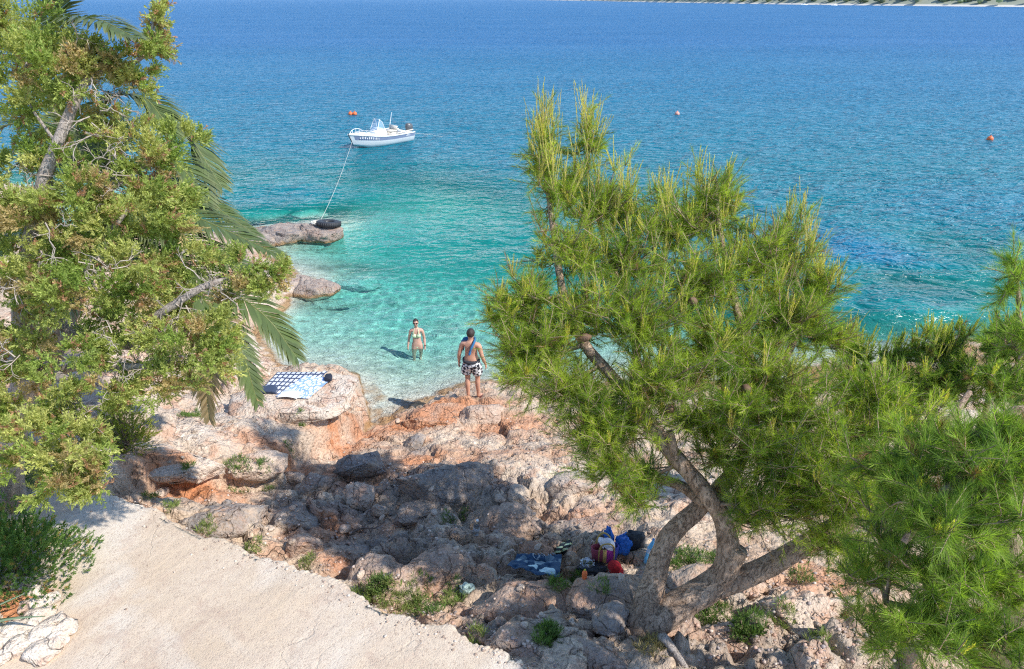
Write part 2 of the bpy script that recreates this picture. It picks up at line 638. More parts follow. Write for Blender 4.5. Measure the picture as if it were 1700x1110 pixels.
PALE = [(420, 690, 1.2, 1.5, .9), (300, 740, 1.7, 1.3, .6), (500, 660, .9, 1.2, .7), (230, 770, 2, .9, .4), (950, 790, 1.4, 1.6, .5, .7), (1050, 830, 1.7, 1.0, .4, .8), (1350, 1000, 2.5, 1, .5, .7),
        (400, 570, .5, .8, .8), (1150, 800, 1.5, 1.2, .5, .7), (520, 460, .4, .8, .6, .7)]
tint = np.stack([patches(fx, fy, RED), patches(fx, fy, GREY), patches(fx, fy, PALE)], 1)


def rock_material(name, attr_mode=True):
    t = NT(name)
    p = t.pos()
    n1 = t.noise(p, 1.1, 3, 0.6)
    n2 = t.noise(p, 4.5, 5, 0.68)
    n3 = t.noise(p, 22.0, 3, 0.7)
    n4 = t.noise(t.n('VectorMath', {'operation': 'ADD'}, i0=p, i1=(7, 3, 11)).outputs[0], 2.3, 4, 0.65)
    sp = t.n('SeparateColor', None, Color=t.attr()).outputs
    z = t.n('SeparateXYZ', None, Vector=p).outputs[2]
    # limestone body
    c = t.mix(t.ramp(n1, [(.35, 0), (.65, 1)]), (0.48, 0.345, 0.24), (0.62, 0.50, 0.38))
    c = t.mix(t.math('MULTIPLY', sp[2], t.ramp(n2, [(.3, .4), (.6, 1)])), c, (0.74, 0.645, 0.535))
    c = t.mix(t.math('MULTIPLY', t.ramp(n4, [(.50, 0), (.62, 1)]), .55), c, (0.52, 0.27, 0.16))
    red = t.math('MULTIPLY', sp[0], t.ramp(n4, [(.26, .25), (.50, 1)]))
    c = t.mix(red, c, (0.56, 0.225, 0.095))
    # cemented pebbles
    warp = t.n('VectorMath', {'operation': 'ADD'}, i0=p, i1=t.n('VectorMath', {'operation': 'SCALE'}, i0=t.n('TexNoise', None, Vector=p, Scale=9.0, Detail=3.0).outputs[1], Scale=.06).outputs[0]).outputs[0]
    v1 = t.n('TexVoronoi', None, Vector=warp, Scale=17.0)
    v2 = t.n('TexVoronoi', None, Vector=warp, Scale=44.0)
    g1 = t.n('SeparateColor', None, Color=v1.outputs['Color']).outputs[0]
    g2 = t.n('SeparateColor', None, Color=v2.outputs['Color']).outputs[1]
    peb = t.mix(.6, t.ramp(g1, [(0, .5), (.5, .9), (.85, 1.15), (1, 1.6)]), t.ramp(g2, [(0, .55), (.5, 1.0), (1, 1.5)]))
    pm = t.math('MULTIPLY', t.ramp(n2, [(.36, .0), (.56, 1)]), t.math('SUBTRACT', 1.0, t.math('MULTIPLY', sp[2], .55)))
    c = t.mix(t.math('MULTIPLY', pm, .85), c, t.mix(1.0, c, peb, 'MULTIPLY'))
    # grey weathering crust and black lichen, with shade of the dark slope painted in
    lich_shade = t.ramp(t.mix(.5, n2, n3), [(.36, 0), (.52, 1)])
    gm = t.math('MULTIPLY', sp[1], lich_shade)
    c = t.mix(t.math('MULTIPLY', gm, .88), c, t.mix(t.ramp(n3, [(.35, 0), (.65, 1)]), (0.105, 0.10, 0.102), (0.30, 0.285, 0.275)))
    dark = t.ramp(n3, [(.30, .42), (.43, 1)])
    c = t.mix(.8, c, t.mix(1.0, c, dark, 'MULTIPLY'))
    ve = t.n('TexVoronoi', {'feature': 'DISTANCE_TO_EDGE'}, Vector=t.n('VectorMath', {'operation': 'ADD'}, i0=p, i1=t.n('VectorMath', {'operation': 'SCALE'}, i0=t.n('TexNoise', None, Vector=p, Scale=3.0, Detail=3.0).outputs[1], Scale=.5).outputs[0]).outputs[0], Scale=2.6).outputs['Distance']
    crk = t.math('MULTIPLY', t.ramp(ve, [(.0, 1), (.018, .5), (.035, 0)]), t.ramp(n4, [(.42, 0), (.55, 1)]))
    c = t.mix(t.math('MULTIPLY', crk, .4), c, (0.14, 0.09, 0.06))
    # tide band: ochre weed just above the water, sand and pebbles below
    band = t.ramp(t.math('ADD', z, t.math('MULTIPLY', t.math('SUBTRACT', n2, .5), .25)), [(0.0, 1), (.05, 1), (.13, 0)])
    c = t.mix(t.math('MULTIPLY', band, .75), c, t.mix(n3, (0.16, 0.085, 0.03), (0.50, 0.30, 0.12)))
    uw = t.ramp(t.math('ADD', t.math('MULTIPLY', z, -1.0), t.math('MULTIPLY', t.math('SUBTRACT', n1, .5), .16)), [(.02, 0), (.12, 1)])
    bed = t.mix(t.ramp(n2, [(.3, 0), (.7, 1)]), (0.44, 0.42, 0.36), (0.70, 0.67, 0.60))
    bed = t.mix(.9, bed, t.mix(1.0, bed, peb, 'MULTIPLY'))
    bed = t.mix(t.ramp(n1, [(.60, 0), (.68, .5)]), bed, (0.22, 0.23, 0.18))
    bed = t.mix(t.n('Attribute', {'attribute_name': 'weed'}).outputs['Fac'], bed, (0.09, 0.085, 0.06))
    c = t.mix(uw, c, bed)
    h = t.math('ADD', t.math('MULTIPLY', n2, .6), t.math('MULTIPLY', n3, .35))
    h = t.math('ADD', h, t.math('MULTIPLY', t.math('SUBTRACT', .5, v1.outputs['Distance']), .22))
    h = t.math('SUBTRACT', h, t.math('MULTIPLY', crk, .25))
    nr = t.bump(h, 0.10, 1.0)
    return t.done(t.bsdf(c, 0.88, nr, Specular_IOR_Level=.25))


ROCK = rock_material('limestone_rock')
me = mesh_np('ground', np.stack([fx, fy, gh], 1), GF, tint)
wd = me.attributes.new('weed', 'FLOAT', 'POINT')
weed = patches(fx, fy, [(600, 465, -.8, 1.6, .9), (500, 515, -.4, 1.5, .6, .8), (440, 345, -.8, 3.0, 1.5), (560, 400, -1.2, 1.5, 1.2, .9), (500, 425, -.7, 1.5, .8, .8), (1450, 570, -.8, 4, 1.3, .9), (1600, 575, -.8, 4, 1.0, .8), (1300, 590, -.8, 3, 1.2, .8),
                        (930, 610, -.5, 1.0, .8, .6)])
weed = np.clip(weed * .8 * (0.75 + 0.9 * fbm(np.stack([fx, fy, gh], 1) * 1.6, 4)), 0, 1) * sstep(.05, -.3, gh)
wd.data.foreach_set('value', weed.astype(np.float32))
ground = link('ground', me, ROCK)
tag(ground, 'pale and rust coloured limestone slope running down into the clear cove', None, None, 'structure')


def gz(x, y):
    """height of the built ground sheet"""
    i = int(np.clip(np.searchsorted(GX, x) - 1, 0, nx - 2))
    j = int(np.clip(np.searchsorted(GY, y) - 1, 0, ny - 2))
    a = (x - GX[i]) / (GX[i + 1] - GX[i])
    b = (y - GY[j]) / (GY[j + 1] - GY[j])
    H = gh.reshape(ny, nx)
    return float((H[j, i] * (1 - a) + H[j, i + 1] * a) * (1 - b) + (H[j + 1, i] * (1 - a) + H[j + 1, i + 1] * a) * b)


def ON(px, py, z0=1.0, lift=0.0):
    """the point of the ground seen at a photo point: march along the line of sight"""
    d = ray(px, py)
    d = d / np.linalg.norm(d)
    t = 3.0
    while t < 80:
        p = EYE + d * t
        if p[2] <= gz(p[0], p[1]):
            break
        t += 0.03
    p = EYE + d * t
    return np.array([p[0], p[1], gz(p[0], p[1]) + lift])


# ------------------------------------------------------------------ sea
SX = axis([(-4000, -600, 340), (-600, -100, 50), (-100, -26, 6), (-26, -9, .6), (-9, -5.5, .13), (-5.5, 4, .065), (4, 12, .13), (12, 30, .6), (30, 100, 5), (100, 600, 50), (600, 4000, 340)])
SY = axis([(-20, 8, 4), (8, 9, .5), (9, 10.5, .13), (10.5, 19, .065), (19, 25, .13), (25, 50, .8), (50, 120, 5), (120, 600, 40), (600, 5000, 400)])
sx, sy = np.meshgrid(SX, SY)
sx, sy = sx.ravel(), sy.ravel()
sh = final_h(np.clip(sx, -25, 30), np.clip(sy, -5, 170), False)
sdep = np.clip(-sh, 0, 14)
n0, n1_ = len(SX), len(SY)
sidx = np.arange(n0 * n1_).reshape(n1_, n0)
SF = np.stack([sidx[:-1, :-1].ravel(), sidx[:-1, 1:].ravel(), sidx[1:, 1:].ravel(), sidx[1:, :-1].ravel()], 1)
keepf = (sdep[SF].max(1) > 0) | (sx[SF].mean(1) > 1e9)
# only where there is water (land behind the shore stays dry); always keep the open sea
cy_ = sy[SF].mean(1)
SF = SF[keepf | (cy_ > 30)]
near_ = (1 - sstep(11, 12, np.abs(sx))) * (1 - sstep(22, 24.5, sy))
zz_ = 0 * sx
wv = 0.028 * fbm(np.stack([sx * .7, sy * 1.0, zz_], 1), 2) + 0.013 * fbm(np.stack([sx * 1.9, sy * 2.3, zz_ + 5], 1), 2) + 0.008 * fbm(np.stack([sx * 3.9, sy * 4.3, zz_ + 9], 1), 1)
me = mesh_np('sea', np.stack([sx, sy, wv * near_], 1), SF)
da = me.attributes.new('depth', 'FLOAT', 'POINT')
da.data.foreach_set('value', sdep.astype(np.float32))


def sea_material():
    t = NT('sea_water')
    p = t.pos()
    dep = t.n('Attribute', {'attribute_name': 'depth'}).outputs['Fac']
    y = t.n('SeparateXYZ', None, Vector=p).outputs[1]
    big = t.noise(t.scaled(p, (.018, .05, .05), (0, 0, .22)), 1.0, 3, .5)
    rot = (0, 0, math.radians(14))
    w0 = t.noise(t.scaled(p, (.05, .11, .1), rot), 1.0, 2, .5)
    w1 = t.noise(t.scaled(p, (.28, .50, .4), rot), 1.0, 3, .55, .4)
    w2 = t.noise(t.scaled(p, (1.05, 1.75, 1), rot), 1.0, 3, .55, .6)
    w3 = t.noise(t.scaled(p, (2.8, 4.2, 3), (0, 0, -.3)), 1.0, 2, .55, .5)
    cove = t.ramp(t.math('DIVIDE', dep, 10.0), [(0, .16), (.08, .26), (.3, .75), (.6, 1)])
    windy = t.math('MULTIPLY', t.ramp(big, [(.3, .8), (.7, 1.2)]), cove)
    h = t.math('ADD', t.math('MULTIPLY', w1, .85), t.math('MULTIPLY', w2, .55))
    h = t.math('ADD', h, t.math('MULTIPLY', w0, 1.1))
    h = t.math('MULTIPLY', h, windy)
    h = t.math('ADD', h, t.math('MULTIPLY', w3, .075))
    nr = t.bump(h, 1.0, 1.0)
    k = lambda a: t.math('POWER', math.e, t.math('MULTIPLY', dep, -a))
    tcol = t.n('CombineColor', None, i0=k(.72), i1=k(.08), i2=k(.105)).outputs[0]
    body = t.ramp(t.math('DIVIDE', dep, 14.0), [(0, (.06, .34, .31)), (.12, (.010, .25, .245)), (.25, (.003, .195, .215)), (.45, (.002, .155, .215)), (.65, (.002, .135, .245)), (1, (.005, .115, .275))])
    thru = t.n('BsdfRefraction', None, Color=tcol, Roughness=0.0, IOR=1.33).outputs[0]
    dif = t.n('BsdfDiffuse', None, Color=body, Normal=nr).outputs[0]
    op = t.math('SUBTRACT', 1.0, t.math('POWER', math.e, t.math('MULTIPLY', t.math('POWER', dep, 1.5), -.15)), True)
    inner = t.n('MixShader', None, i0=op, i1=thru, i2=dif).outputs[0]
    # unresolved wavelets: rough reflection in open water, nearly mirror-like in the sheltered shallows
    rgh = t.ramp(t.math('DIVIDE', dep, 10.0), [(0, .06), (.08, .14), (.3, .24), (.8, .30)])
    gl = t.n('BsdfGlossy', None, Color=(1, 1, 1), Roughness=rgh, Normal=nr).outputs[0]
    fr = t.math('MINIMUM', t.math('MULTIPLY', t.n('Fresnel', None, IOR=1.33, Normal=nr).outputs[0], .60), .40)
    return t.done(t.n('MixShader', None, i0=fr, i1=inner, i2=gl).outputs[0])


sea = link('sea', me, sea_material())
sea.cycles.is_caustics_caster = True
ground.cycles.is_caustics_receiver = True
tag(sea, 'clear turquoise sea turning deep blue away from the shore', None, None, 'structure')

# ------------------------------------------------------------------ path: a pale concrete slab with a broken edge
EC = catmull(PE, 14)
nrm2 = np.gradient(EC[:, :2], axis=0)
nrm2 /= np.linalg.norm(nrm2, axis=1)[:, None]
nrm2 = np.stack([-nrm2[:, 1], nrm2[:, 0]], 1)          # towards the sea
if side(np.array([EC[60, 0] + nrm2[60, 0] * .3]), np.array([EC[60, 1] + nrm2[60, 1] * .3]))[0] < 0:
    nrm2 = -nrm2
EC = catmull(PE, 60)
nrm2 = np.gradient(EC[:, :2], axis=0)
nrm2 /= np.linalg.norm(nrm2, axis=1)[:, None]
nrm2 = np.stack([-nrm2[:, 1], nrm2[:, 0]], 1)
tst = side(EC[60:61, 0] + nrm2[60, 0] * .3, EC[60:61, 1] + nrm2[60, 1] * .3)[0]
if tst < 0: nrm2 = -nrm2
_r1 = np.random.default_rng(77)


def rough_line(n, w):
    """irregular line: white noise smoothed over w samples, unit spread"""
    k = np.exp(-np.linspace(-2, 2, w) ** 2)
    q = np.convolve(_r1.normal(size=n + w), k / k.sum(), 'same')[:n]
    return q / q.std()


jag = .035 * rough_line(len(EC), 91) + .016 * rough_line(len(EC), 25) + .009 * rough_line(len(EC), 7)
jag = jag - .05 * np.clip(rough_line(len(EC), 41) - 1.3, 0, 1)
offs = np.array([-.30, -.06, .03, .05])             # skirt and rounded lip, measured inwards negative
rows = []
for dz, o in ((-.75, .10), (-.40, .07), (-.20, .045), (-.085, .03), (-.04, .012), (-.012, -.012), (0, -.045)):
    q = EC.copy()
    q[:, :2] += nrm2 * (o + jag * (1.0 if dz > -.3 else 1.2))[:, None]
    q[:, 2] += dz + (0.03 * fbm(q * np.array([6, 6, 9]), 3) if dz < -.02 else 0)
    rows.append(q)
inner = [.08, .13, .2, .28, .38, .5, .65, .8, 1, 1.25, 1.5, 1.8, 2.2, 2.6, 3.1, 3.7, 4.4, 5.4, 7.0, 9.0]
for d in inner:
    q = EC.copy()
    q[:, :2] -= nrm2 * d
    q[:, 2] = EC[:, 2] + 0.022 * min(1, d) * 1.0 + 0.016 * fbm(np.stack([q[:, 0] * 1.7, q[:, 1] * 1.7, 0 * q[:, 0]], 1), 4) + 0.005 * fbm(np.stack([q[:, 0] * 9, q[:, 1] * 9, 0 * q[:, 0]], 1), 3)
    rows.append(q)
V = np.concatenate(rows)
m_ = len(EC)
I = np.arange(len(rows) * m_).reshape(len(rows), m_)
PF = np.stack([I[:-1, :-1].ravel(), I[:-1, 1:].ravel(), I[1:, 1:].ravel(), I[1:, :-1].ravel()], 1)


def path_material():
    t = NT('rough_concrete')
    p = t.pos()
    a = t.noise(p, .9, 5, .6)
    b = t.noise(p, 7, 8, .7)
    g = t.noise(p, 60, 6, .75)
    v = t.n('TexVoronoi', None, Vector=p, Scale=70.0)
    vg = t.n('SeparateColor', None, Color=v.outputs['Color']).outputs[0]
    c = t.mix(t.ramp(a, [(.32, 0), (.68, 1)]), (0.62, 0.485, 0.345), (0.68, 0.565, 0.44))
    c = t.mix(t.ramp(b, [(.42, 0), (.66, .6)]), c, (0.56, 0.44, 0.335))
    c = t.mix(t.ramp(t.noise(p, .55, 3, .55, .8), [(.5, 0), (.62, .75)]), c, (0.70, 0.62, 0.52))
    c = t.mix(t.ramp(vg, [(.80, 0), (.88, .42)]), c, (0.38, 0.28, 0.21))
    c = t.mix(t.ramp(g, [(.62, 0), (.74, .35)]), c, (0.34, 0.25, 0.19))
    st = t.noise(p, 1.9, 5, .75, .6)
    c = t.mix(t.ramp(st, [(.54, 0), (.66, .5)]), c, (0.47, 0.34, 0.26))
    ve = t.n('TexVoronoi', {'feature': 'DISTANCE_TO_EDGE'}, Vector=t.n('VectorMath', {'operation': 'ADD'}, i0=p, i1=t.n('VectorMath', {'operation': 'SCALE'}, i0=t.n('TexNoise', None, Vector=p, Scale=2.0, Detail=5.0).outputs[1], Scale=.7).outputs[0]).outputs[0], Scale=.55).outputs['Distance']
    crk = t.math('MULTIPLY', t.ramp(ve, [(0, 1), (.003, .6), (.007, 0)]), t.ramp(a, [(.45, 0), (.55, 1)]))
    c = t.mix(t.math('MULTIPLY', crk, .22), c, (0.34, 0.25, 0.19))
    h = t.math('ADD', t.math('MULTIPLY', g, .5), t.math('MULTIPLY', b, 1.0))
    h = t.math('ADD', h, t.math('MULTIPLY', v.outputs['Distance'], -.3))
    h = t.math('SUBTRACT', h, t.math('MULTIPLY', crk, .4))
    return t.done(t.bsdf(c, .9, t.bump(h, .014, .8), Specular_IOR_Level=.2))


PATHM = path_material()
path = link('path', mesh_np('path', V, PF), PATHM)
tag(path, 'pale rough concrete path with a broken edge above the rocks', None, None, 'structure')

# ------------------------------------------------------------------ boulders and loose stones
from mathutils.bvhtree import BVHTree
_ICO = {}


def ico(sub):
    if sub not in _ICO:
        bm = bmesh.new()
        bmesh.ops.create_icosphere(bm, subdivisions=sub, radius=1.0)
        bm.verts.ensure_lookup_table()
        _ICO[sub] = (np.array([v.co[:] for v in bm.verts]), np.array([[v.index for v in f.verts] for f in bm.faces]))
        bm.free()
    return _ICO[sub]


def rock_shape(size, seed, sub=4, facets=9, rough=.10, flat_top=None, calm=1.0):
    r = np.random.default_rng(seed)
    V, F = ico(sub)
    V = V.copy()
    if max(size) > .4:
        V = np.sign(V) * np.abs(V) ** .62               # blocky to begin with
        V = V @ np.array(Matrix.Rotation(r.uniform(-.25, .25), 3, 'X') @ Matrix.Rotation(r.uniform(-.25, .25), 3, 'Y')).T
    N = r.normal(size=(facets, 3))
    N /= np.linalg.norm(N, axis=1)[:, None]
    lim = r.uniform(.50, .84, facets)
    if flat_top:
        N = np.vstack([N, [[.05, -.04, 1]]])
        lim = np.append(lim, flat_top)
    for _ in range(2):
        for n, l in zip(N, lim):
            d = V @ n - l
            V = V - np.outer(np.clip(d, 0, None) * .93, n)
    N2 = r.normal(size=(facets * 4, 3))
    N2 /= np.linalg.norm(N2, axis=1)[:, None]
    for n in N2:                                   # small chipped faces
        l = (V @ n).max() * r.uniform(.84, .95)
        d = V @ n - l
        V = V - np.outer(np.clip(d, 0, None) * .95, n)
    P = V * 1.6 + seed * 3.7
    V = V * (1 + rough * (billow(P, 3) - .35)[:, None] * 1.6 + rough * .55 * fbm(P * 4, 3)[:, None])
    sz = np.asarray(size, float)
    V = V / np.abs(V).max(0) * sz / 2
    P = V * 9 + seed
    dl = np.linalg.norm(V, axis=1, keepdims=True)
    V = V + V / dl * ((fbm(P, 4) * .040 + (billow(P * .55, 4) - .35) * .09 + (billow(P * .22 + 7, 2) - .35) * .09)[:, None] * min(1, sz.max()) * calm)
    return V, F


BVH_V, BVH_F, BVH_N = [], [], 0
_m = ((fx > -7.5) & (fx < 7) & (fy > 3) & (fy < 28))
_mF = GF[_m[GF].all(1)]
BVH_V.append(np.stack([fx, fy, gh], 1)); BVH_F += _mF.tolist(); BVH_N = len(fx)


def boulder(label, px, py, size, rz=0.0, tilt=(0, 0), tn=(.1, .2, .3), sink=.35, seed=1, sub=4, facets=9, rough=.10, flat_top=None, name='boulder', cat='rock', at=None, group=None):
    global BVH_N
    V, F = rock_shape(size, seed, sub, facets, rough, flat_top, .35 if 'towels' in label and 'flat' in label else 1.0)
    M = Matrix.Rotation(rz, 3, 'Z') @ Matrix.Rotation(tilt[0], 3, 'X') @ Matrix.Rotation(tilt[1], 3, 'Y')
    V = V @ np.array(M).T
    c = ON(px, py) if at is None else np.asarray(at, float)
    lo = V[:, 2].min()
    c = c + np.array([0, 0, -lo - size[2] * min(.68, sink + (.22 if max(size) > .8 and 'elongated' not in label and 'towel' not in label else .10)) if at is None else -V[:, 2].max()])
    n = fbm((V + c) * 2.1, 3)
    T = np.clip(np.array(tn)[None] * (1 + .5 * n[:, None]), 0, 1)
    o = link(name, mesh_np(name, V, F, T), ROCK)
    o.location = tuple(c)
    if c[2] < .6: o.cycles.is_caustics_receiver = True
    tag(o, label, cat, group)
    BVH_V.append(V + c); BVH_F.extend((F + BVH_N).tolist()); BVH_N += len(V)
    return o


BO = [  # label, px, py, size, rz, tilt, tint(red, grey, pale), sink, seed, flat top
    ('broad flat topped pale rock carrying the beach towels', 490, 662, (2.6, 1.7, .95), .18, (.05, .03), (.05, .05, .9), .42, 3, .42),
    ('rounded pale block at the seaward end of the towel rock', 566, 668, (.72, .95, .95), .3, (0, .1), (.12, .1, .85), .30, 5, .6),
    ('split pale wedge leaning below the right end of the towels', 528, 700, (.62, .55, .80), -.2, (-.25, .1), (.25, .15, .6), .25, 8, None),
    ('rough pale boulder at the water behind the towel rock', 408, 590, (.95, 1.1, .85), .4, (0, 0), (.05, .1, .9), .3, 12, None),
    ('low pale boulder just behind the checked towel', 432, 622, (.85, .6, .55), .1, (0, 0), (.05, .1, .85), .3, 14, None),
    ('small knobbly boulder under the drooping brown frond', 388, 640, (.7, .6, .5), .8, (0, 0), (.1, .15, .8), .3, 15, None),
    ('round pale boulder beside the yellow green bush', 266, 712, (.58, .55, .52), 0, (0, 0), (.1, .12, .75), .25, 17, None),
    ('pale block with a vertical crack and grass at its foot', 425, 768, (1.05, .7, .62), .25, (.08, 0), (.25, .15, .7), .38, 21, .5),
    ('long low pale slab beside the path under the bush', 300, 775, (1.35, .7, .45), .1, (.06, 0), (.15, .05, .85), .45, 23, .4),
    ('dark elongated boulder lying in the rust coloured gully', 606, 780, (1.12, .55, .58), .28, (0, -.2), (.1, .95, .1), .22, 25, None),
    ('small dark rock beyond the elongated boulder', 690, 742, (.52, .38, .36), .2, (0, 0), (.1, .95, .1), .2, 28, None),
    ('knobbly tan rock beside the standing man', 800, 694, (1.25, .8, .62), .1, (0, .05), (.22, .25, .45), .32, 31, None),
    ('rust coloured rock under the standing man', 735, 690, (1.7, .9, .62), -.1, (0, 0), (.75, .05, .25), .45, 33, .45),
    ('pinkish angular boulder in the middle of the slope', 594, 838, (.64, .55, .54), .5, (.1, .1), (.15, .35, .45), .16, 36, None),
    ('fist shaped stone against the pinkish boulder', 629, 852, (.30, .26, .25), .3, (0, 0), (.1, .4, .3), .2, 38, None),
    ('cracked grey rock at the head of the gully', 520, 820, (.62, .5, .5), .9, (.1, 0), (.2, .75, .2), .25, 40, None),
    ('grey rock wedged beside the rust coloured bank', 490, 800, (.42, .4, .36), .2, (0, 0), (.25, .7, .2), .25, 41, None),
    ('dark streaked boulder next to the path edge', 385, 868, (1.3, .75, .62), .35, (0, .1), (.1, .9, .2), .3, 44, None),
    ('black crusted rounded boulder between path and gully', 478, 872, (1.0, .7, .62), .1, (0, 0), (.1, 1.0, .1), .28, 46, None),
    ('brown boulder below the path with a rust coloured flank', 505, 915, (.62, .5, .5), .7, (0, 0), (.5, .6, .1), .3, 47, None),
    ('large dark pitted rock in the pine shadow', 735, 812, (1.7, .8, .7), .12, (.05, -.1), (.1, .95, .15), .32, 50, None),
    ('grey lumpy rock below the large dark one', 700, 850, (1.0, .55, .42), .3, (0, 0), (.15, .8, .25), .35, 52, None),
    ('tan cracked rock in the middle of the shaded slope', 858, 868, (1.15, .85, .62), -.25, (0, .1), (.3, .35, .35), .35, 55, None),
    ('big brown rock above the blue beach bags', 970, 880, (1.15, .85, .66), .3, (.1, 0), (.25, .55, .25), .35, 57, None),
    ('rounded rock behind the navy towel', 895, 925, (.58, .45, .42), 0, (0, 0), (.5, .3, .25), .3, 60, None),
    ('massive sloping rock left of the navy towel', 715, 968, (1.75, 1.05, .8), .35, (.05, .1), (.3, .45, .3), .38, 62, None),
    ('broad brown rock nearest the path with grass behind it', 628, 950, (.9, .6, .5), .2, (0, 0), (.35, .5, .3), .4, 64, None),
    ('reddish domed rock in front of the navy towel', 890, 1015, (1.45, .75, .62), .2, (0, .05), (.45, .4, .2), .4, 66, None),
    ('rough rock between the red cap and the trunk', 1020, 995, (1.05, .75, .7), -.2, (0, 0), (.3, .55, .2), .36, 69, None),
    ('lichen spotted stone at the foot of the trunk', 1012, 1035, (.45, .4, .34), .4, (0, 0), (.1, .85, .2), .3, 71, None),
    ('low rock at the bottom edge between path and trunk', 850, 1078, (.95, .6, .45), .2, (0, 0), (.25, .6, .25), .4, 73, None),
    ('fractured rock at the bottom edge below the trunk', 985, 1092, (.85, .55, .45), -.3, (0, 0), (.3, .5, .3), .4, 75, None),
    ('long rock under the right hand limb at the bottom edge', 1230, 1080, (1.45, .7, .5), .2, (0, -.1), (.25, .5, .35), .42, 77, None),
    ('pale rock wedge lit by the sun under the right limb', 1340, 1030, (1.0, .6, .5), -.4, (0, 0), (.15, .1, .8), .4, 79, None),
    ('rock behind the forked trunk with green plants at its top', 1150, 960, (.95, .6, .5), .4, (0, 0), (.2, .5, .35), .4, 81, None),
    ('pitted rock under the overhanging pine needles', 950, 800, (.85, .6, .42), .2, (0, 0), (.1, .45, .6), .4, 83, None),
    ('undercut flat rock at the tip of the jetty ledge below the tyre', 532, 377, (2.0, 1.6, 1.5), .10, (-.02, .03), (.12, .8, .0), .36, 85, .26),
    ('long grey slab of the jetty ledge next to the tip', 474, 377, (2.4, 1.7, 1.5), .05, (0, .03), (.05, .9, .05), .36, 87, .28),
    ('knobbly grey ledge rock near the palm fronds', 418, 382, (2.2, 1.9, 1.6), .3, (.03, .04), (.05, .85, .15), .36, 88, .4),
    ('flat layered slab in the clear water, nearer than the tyre', 520, 464, (1.8, 1.4, 1.2), .12, (.02, .03), (.12, .7, .15), .36, 89, .26),
    ('upper slab of the nearer ledge with an orange foot', 488, 458, (1.5, 1.3, 1.3), .3, (.03, .02), (.12, .65, .3), .36, 90, .3),
    ('pale rock between the two ledges and the palm fronds', 445, 466, (1.8, 1.7, 1.5), .6, (0, 0), (.05, .3, .6), .4, 91, .5),
]
for i, (lab, px, py, size, rz, tl, tn, sink, seed, ft) in enumerate(BO):
    boulder(lab, px, py, size, rz, tl, tn, sink, seed, 5 if max(size) > 1.65 else 4, 9, .11, ft, at=(AT(px, py, .50 - .0012 * (py - 370)) if py < 500 else None))

for lab, px, py, size, rz, seed, top in (('dark rock under water off the nearer ledge', 600, 468, (1.9, 1.1, 1.0), .2, 131, -.14), ('long dark rock under water at the foot of the nearer ledge', 555, 498, (1.6, .8, .8), .3, 133, -.10),
                                         ('broad weed covered rock under water behind the jetty ledge', 440, 352, (3.2, 1.9, 1.2), .1, 135, -.10), ('dark rock under water beside the mooring rope', 508, 354, (1.9, 1.4, 1.1), .4, 137, -.16),
                                         ('dark rock under water below the undercut tip of the jetty', 500, 412, (1.8, 1.0, .9), .2, 139, -.18)):
    boulder(lab, px, py, size, rz, (0, 0), (.1, 1.0, 0), .3, seed, 4, 9, .14, None, at=AT(px, py, top))

SURF = BVHTree.FromPolygons([tuple(v) for v in np.concatenate(BVH_V).tolist()], BVH_F)


def drop(x, y):
    h = SURF.ray_cast(Vector((x, y, 12)), Vector((0, 0, -1)))
    return h[0].z if h[0] is not None else gz(x, y)


def SEE(px, py):
    """the point of ground or rock seen at a photo point"""
    d = ray(px, py)
    h = SURF.ray_cast(Vector(EYE), Vector(d).normalized())
    return np.array(h[0]) if h[0] is not None else ON(px, py)


# loose stones, each one its own object; a handful of shapes shared
STONE_ME = []
for k in range(6):
    V, F = rock_shape((1.0, .8, .6), 200 + k, 2, 8, .10)
    for tn in ((.15, .1, .8), (.1, .6, .3)):
        STONE_ME.append(mesh_np('stone', V, F, np.tile(np.array(tn), (len(V), 1))))
for m_s in STONE_ME: m_s.materials.append(ROCK)


def stone(px, py, s, k, label, group=None):
    p = SEE(px, py)
    me = STONE_ME[k % len(STONE_ME)]
    if not me.polygons[0].use_smooth:
        me.polygons.foreach_set('use_smooth', np.ones(len(me.polygons), bool))
    o = bpy.data.objects.new('stone', me)
    COL.objects.link(o)
    o.location = (p[0], p[1], p[2] + s * .15)
    o.scale = (s, s * random.uniform(.8, 1.1), s * random.uniform(.8, 1.1))
    o.rotation_euler = (random.uniform(-.3, .3), random.uniform(-.3, .3), random.uniform(0, 6))
    tag(o, label, 'stone', group)
    return o


for px, py, s, k, lab in ((322, 797, .26, 0, 'smooth white stone on the red soil near the path'), (268, 822, .30, 2, 'white stone half hidden by the path edge weeds'), (570, 882, .26, 2, 'left of two white stones in the grey scree'), (590, 878, .20, 4, 'right of two white stones in the grey scree'),
                          (633, 862, .13, 6, 'small white stone below the fist shaped stone'), (720, 852, .16, 0, 'bright stone perched on the grey lumpy rock'), (830, 830, .20, 4, 'pale stone in the cleft of the shaded rocks'), (600, 955, .15, 8, 'white stone at the foot of the slope beside the path'),
                          (870, 1040, .14, 2, 'pale flat stone at the bottom of the slope'), (660, 700, .16, 4, 'pale stone on the rust coloured bank by the water'), (585, 1000, .18, 2, 'white stone set at the path edge')):
    stone(px, py, s, k, lab)
n_st = 0
while n_st < 150:
    px, py = random.uniform(230, 1450), random.uniform(690, 1080)
    s = side(np.array([SEE(px, py)[0]]), np.array([SEE(px, py)[1]]))[0]
    if s < .25: continue
    stone(px, py, random.choice((.05, .06, .07, .09, .12)), random.randrange(12), 'small loose angular stone lying on the rocky slope', 'loose stones on the slope')
    n_st += 1

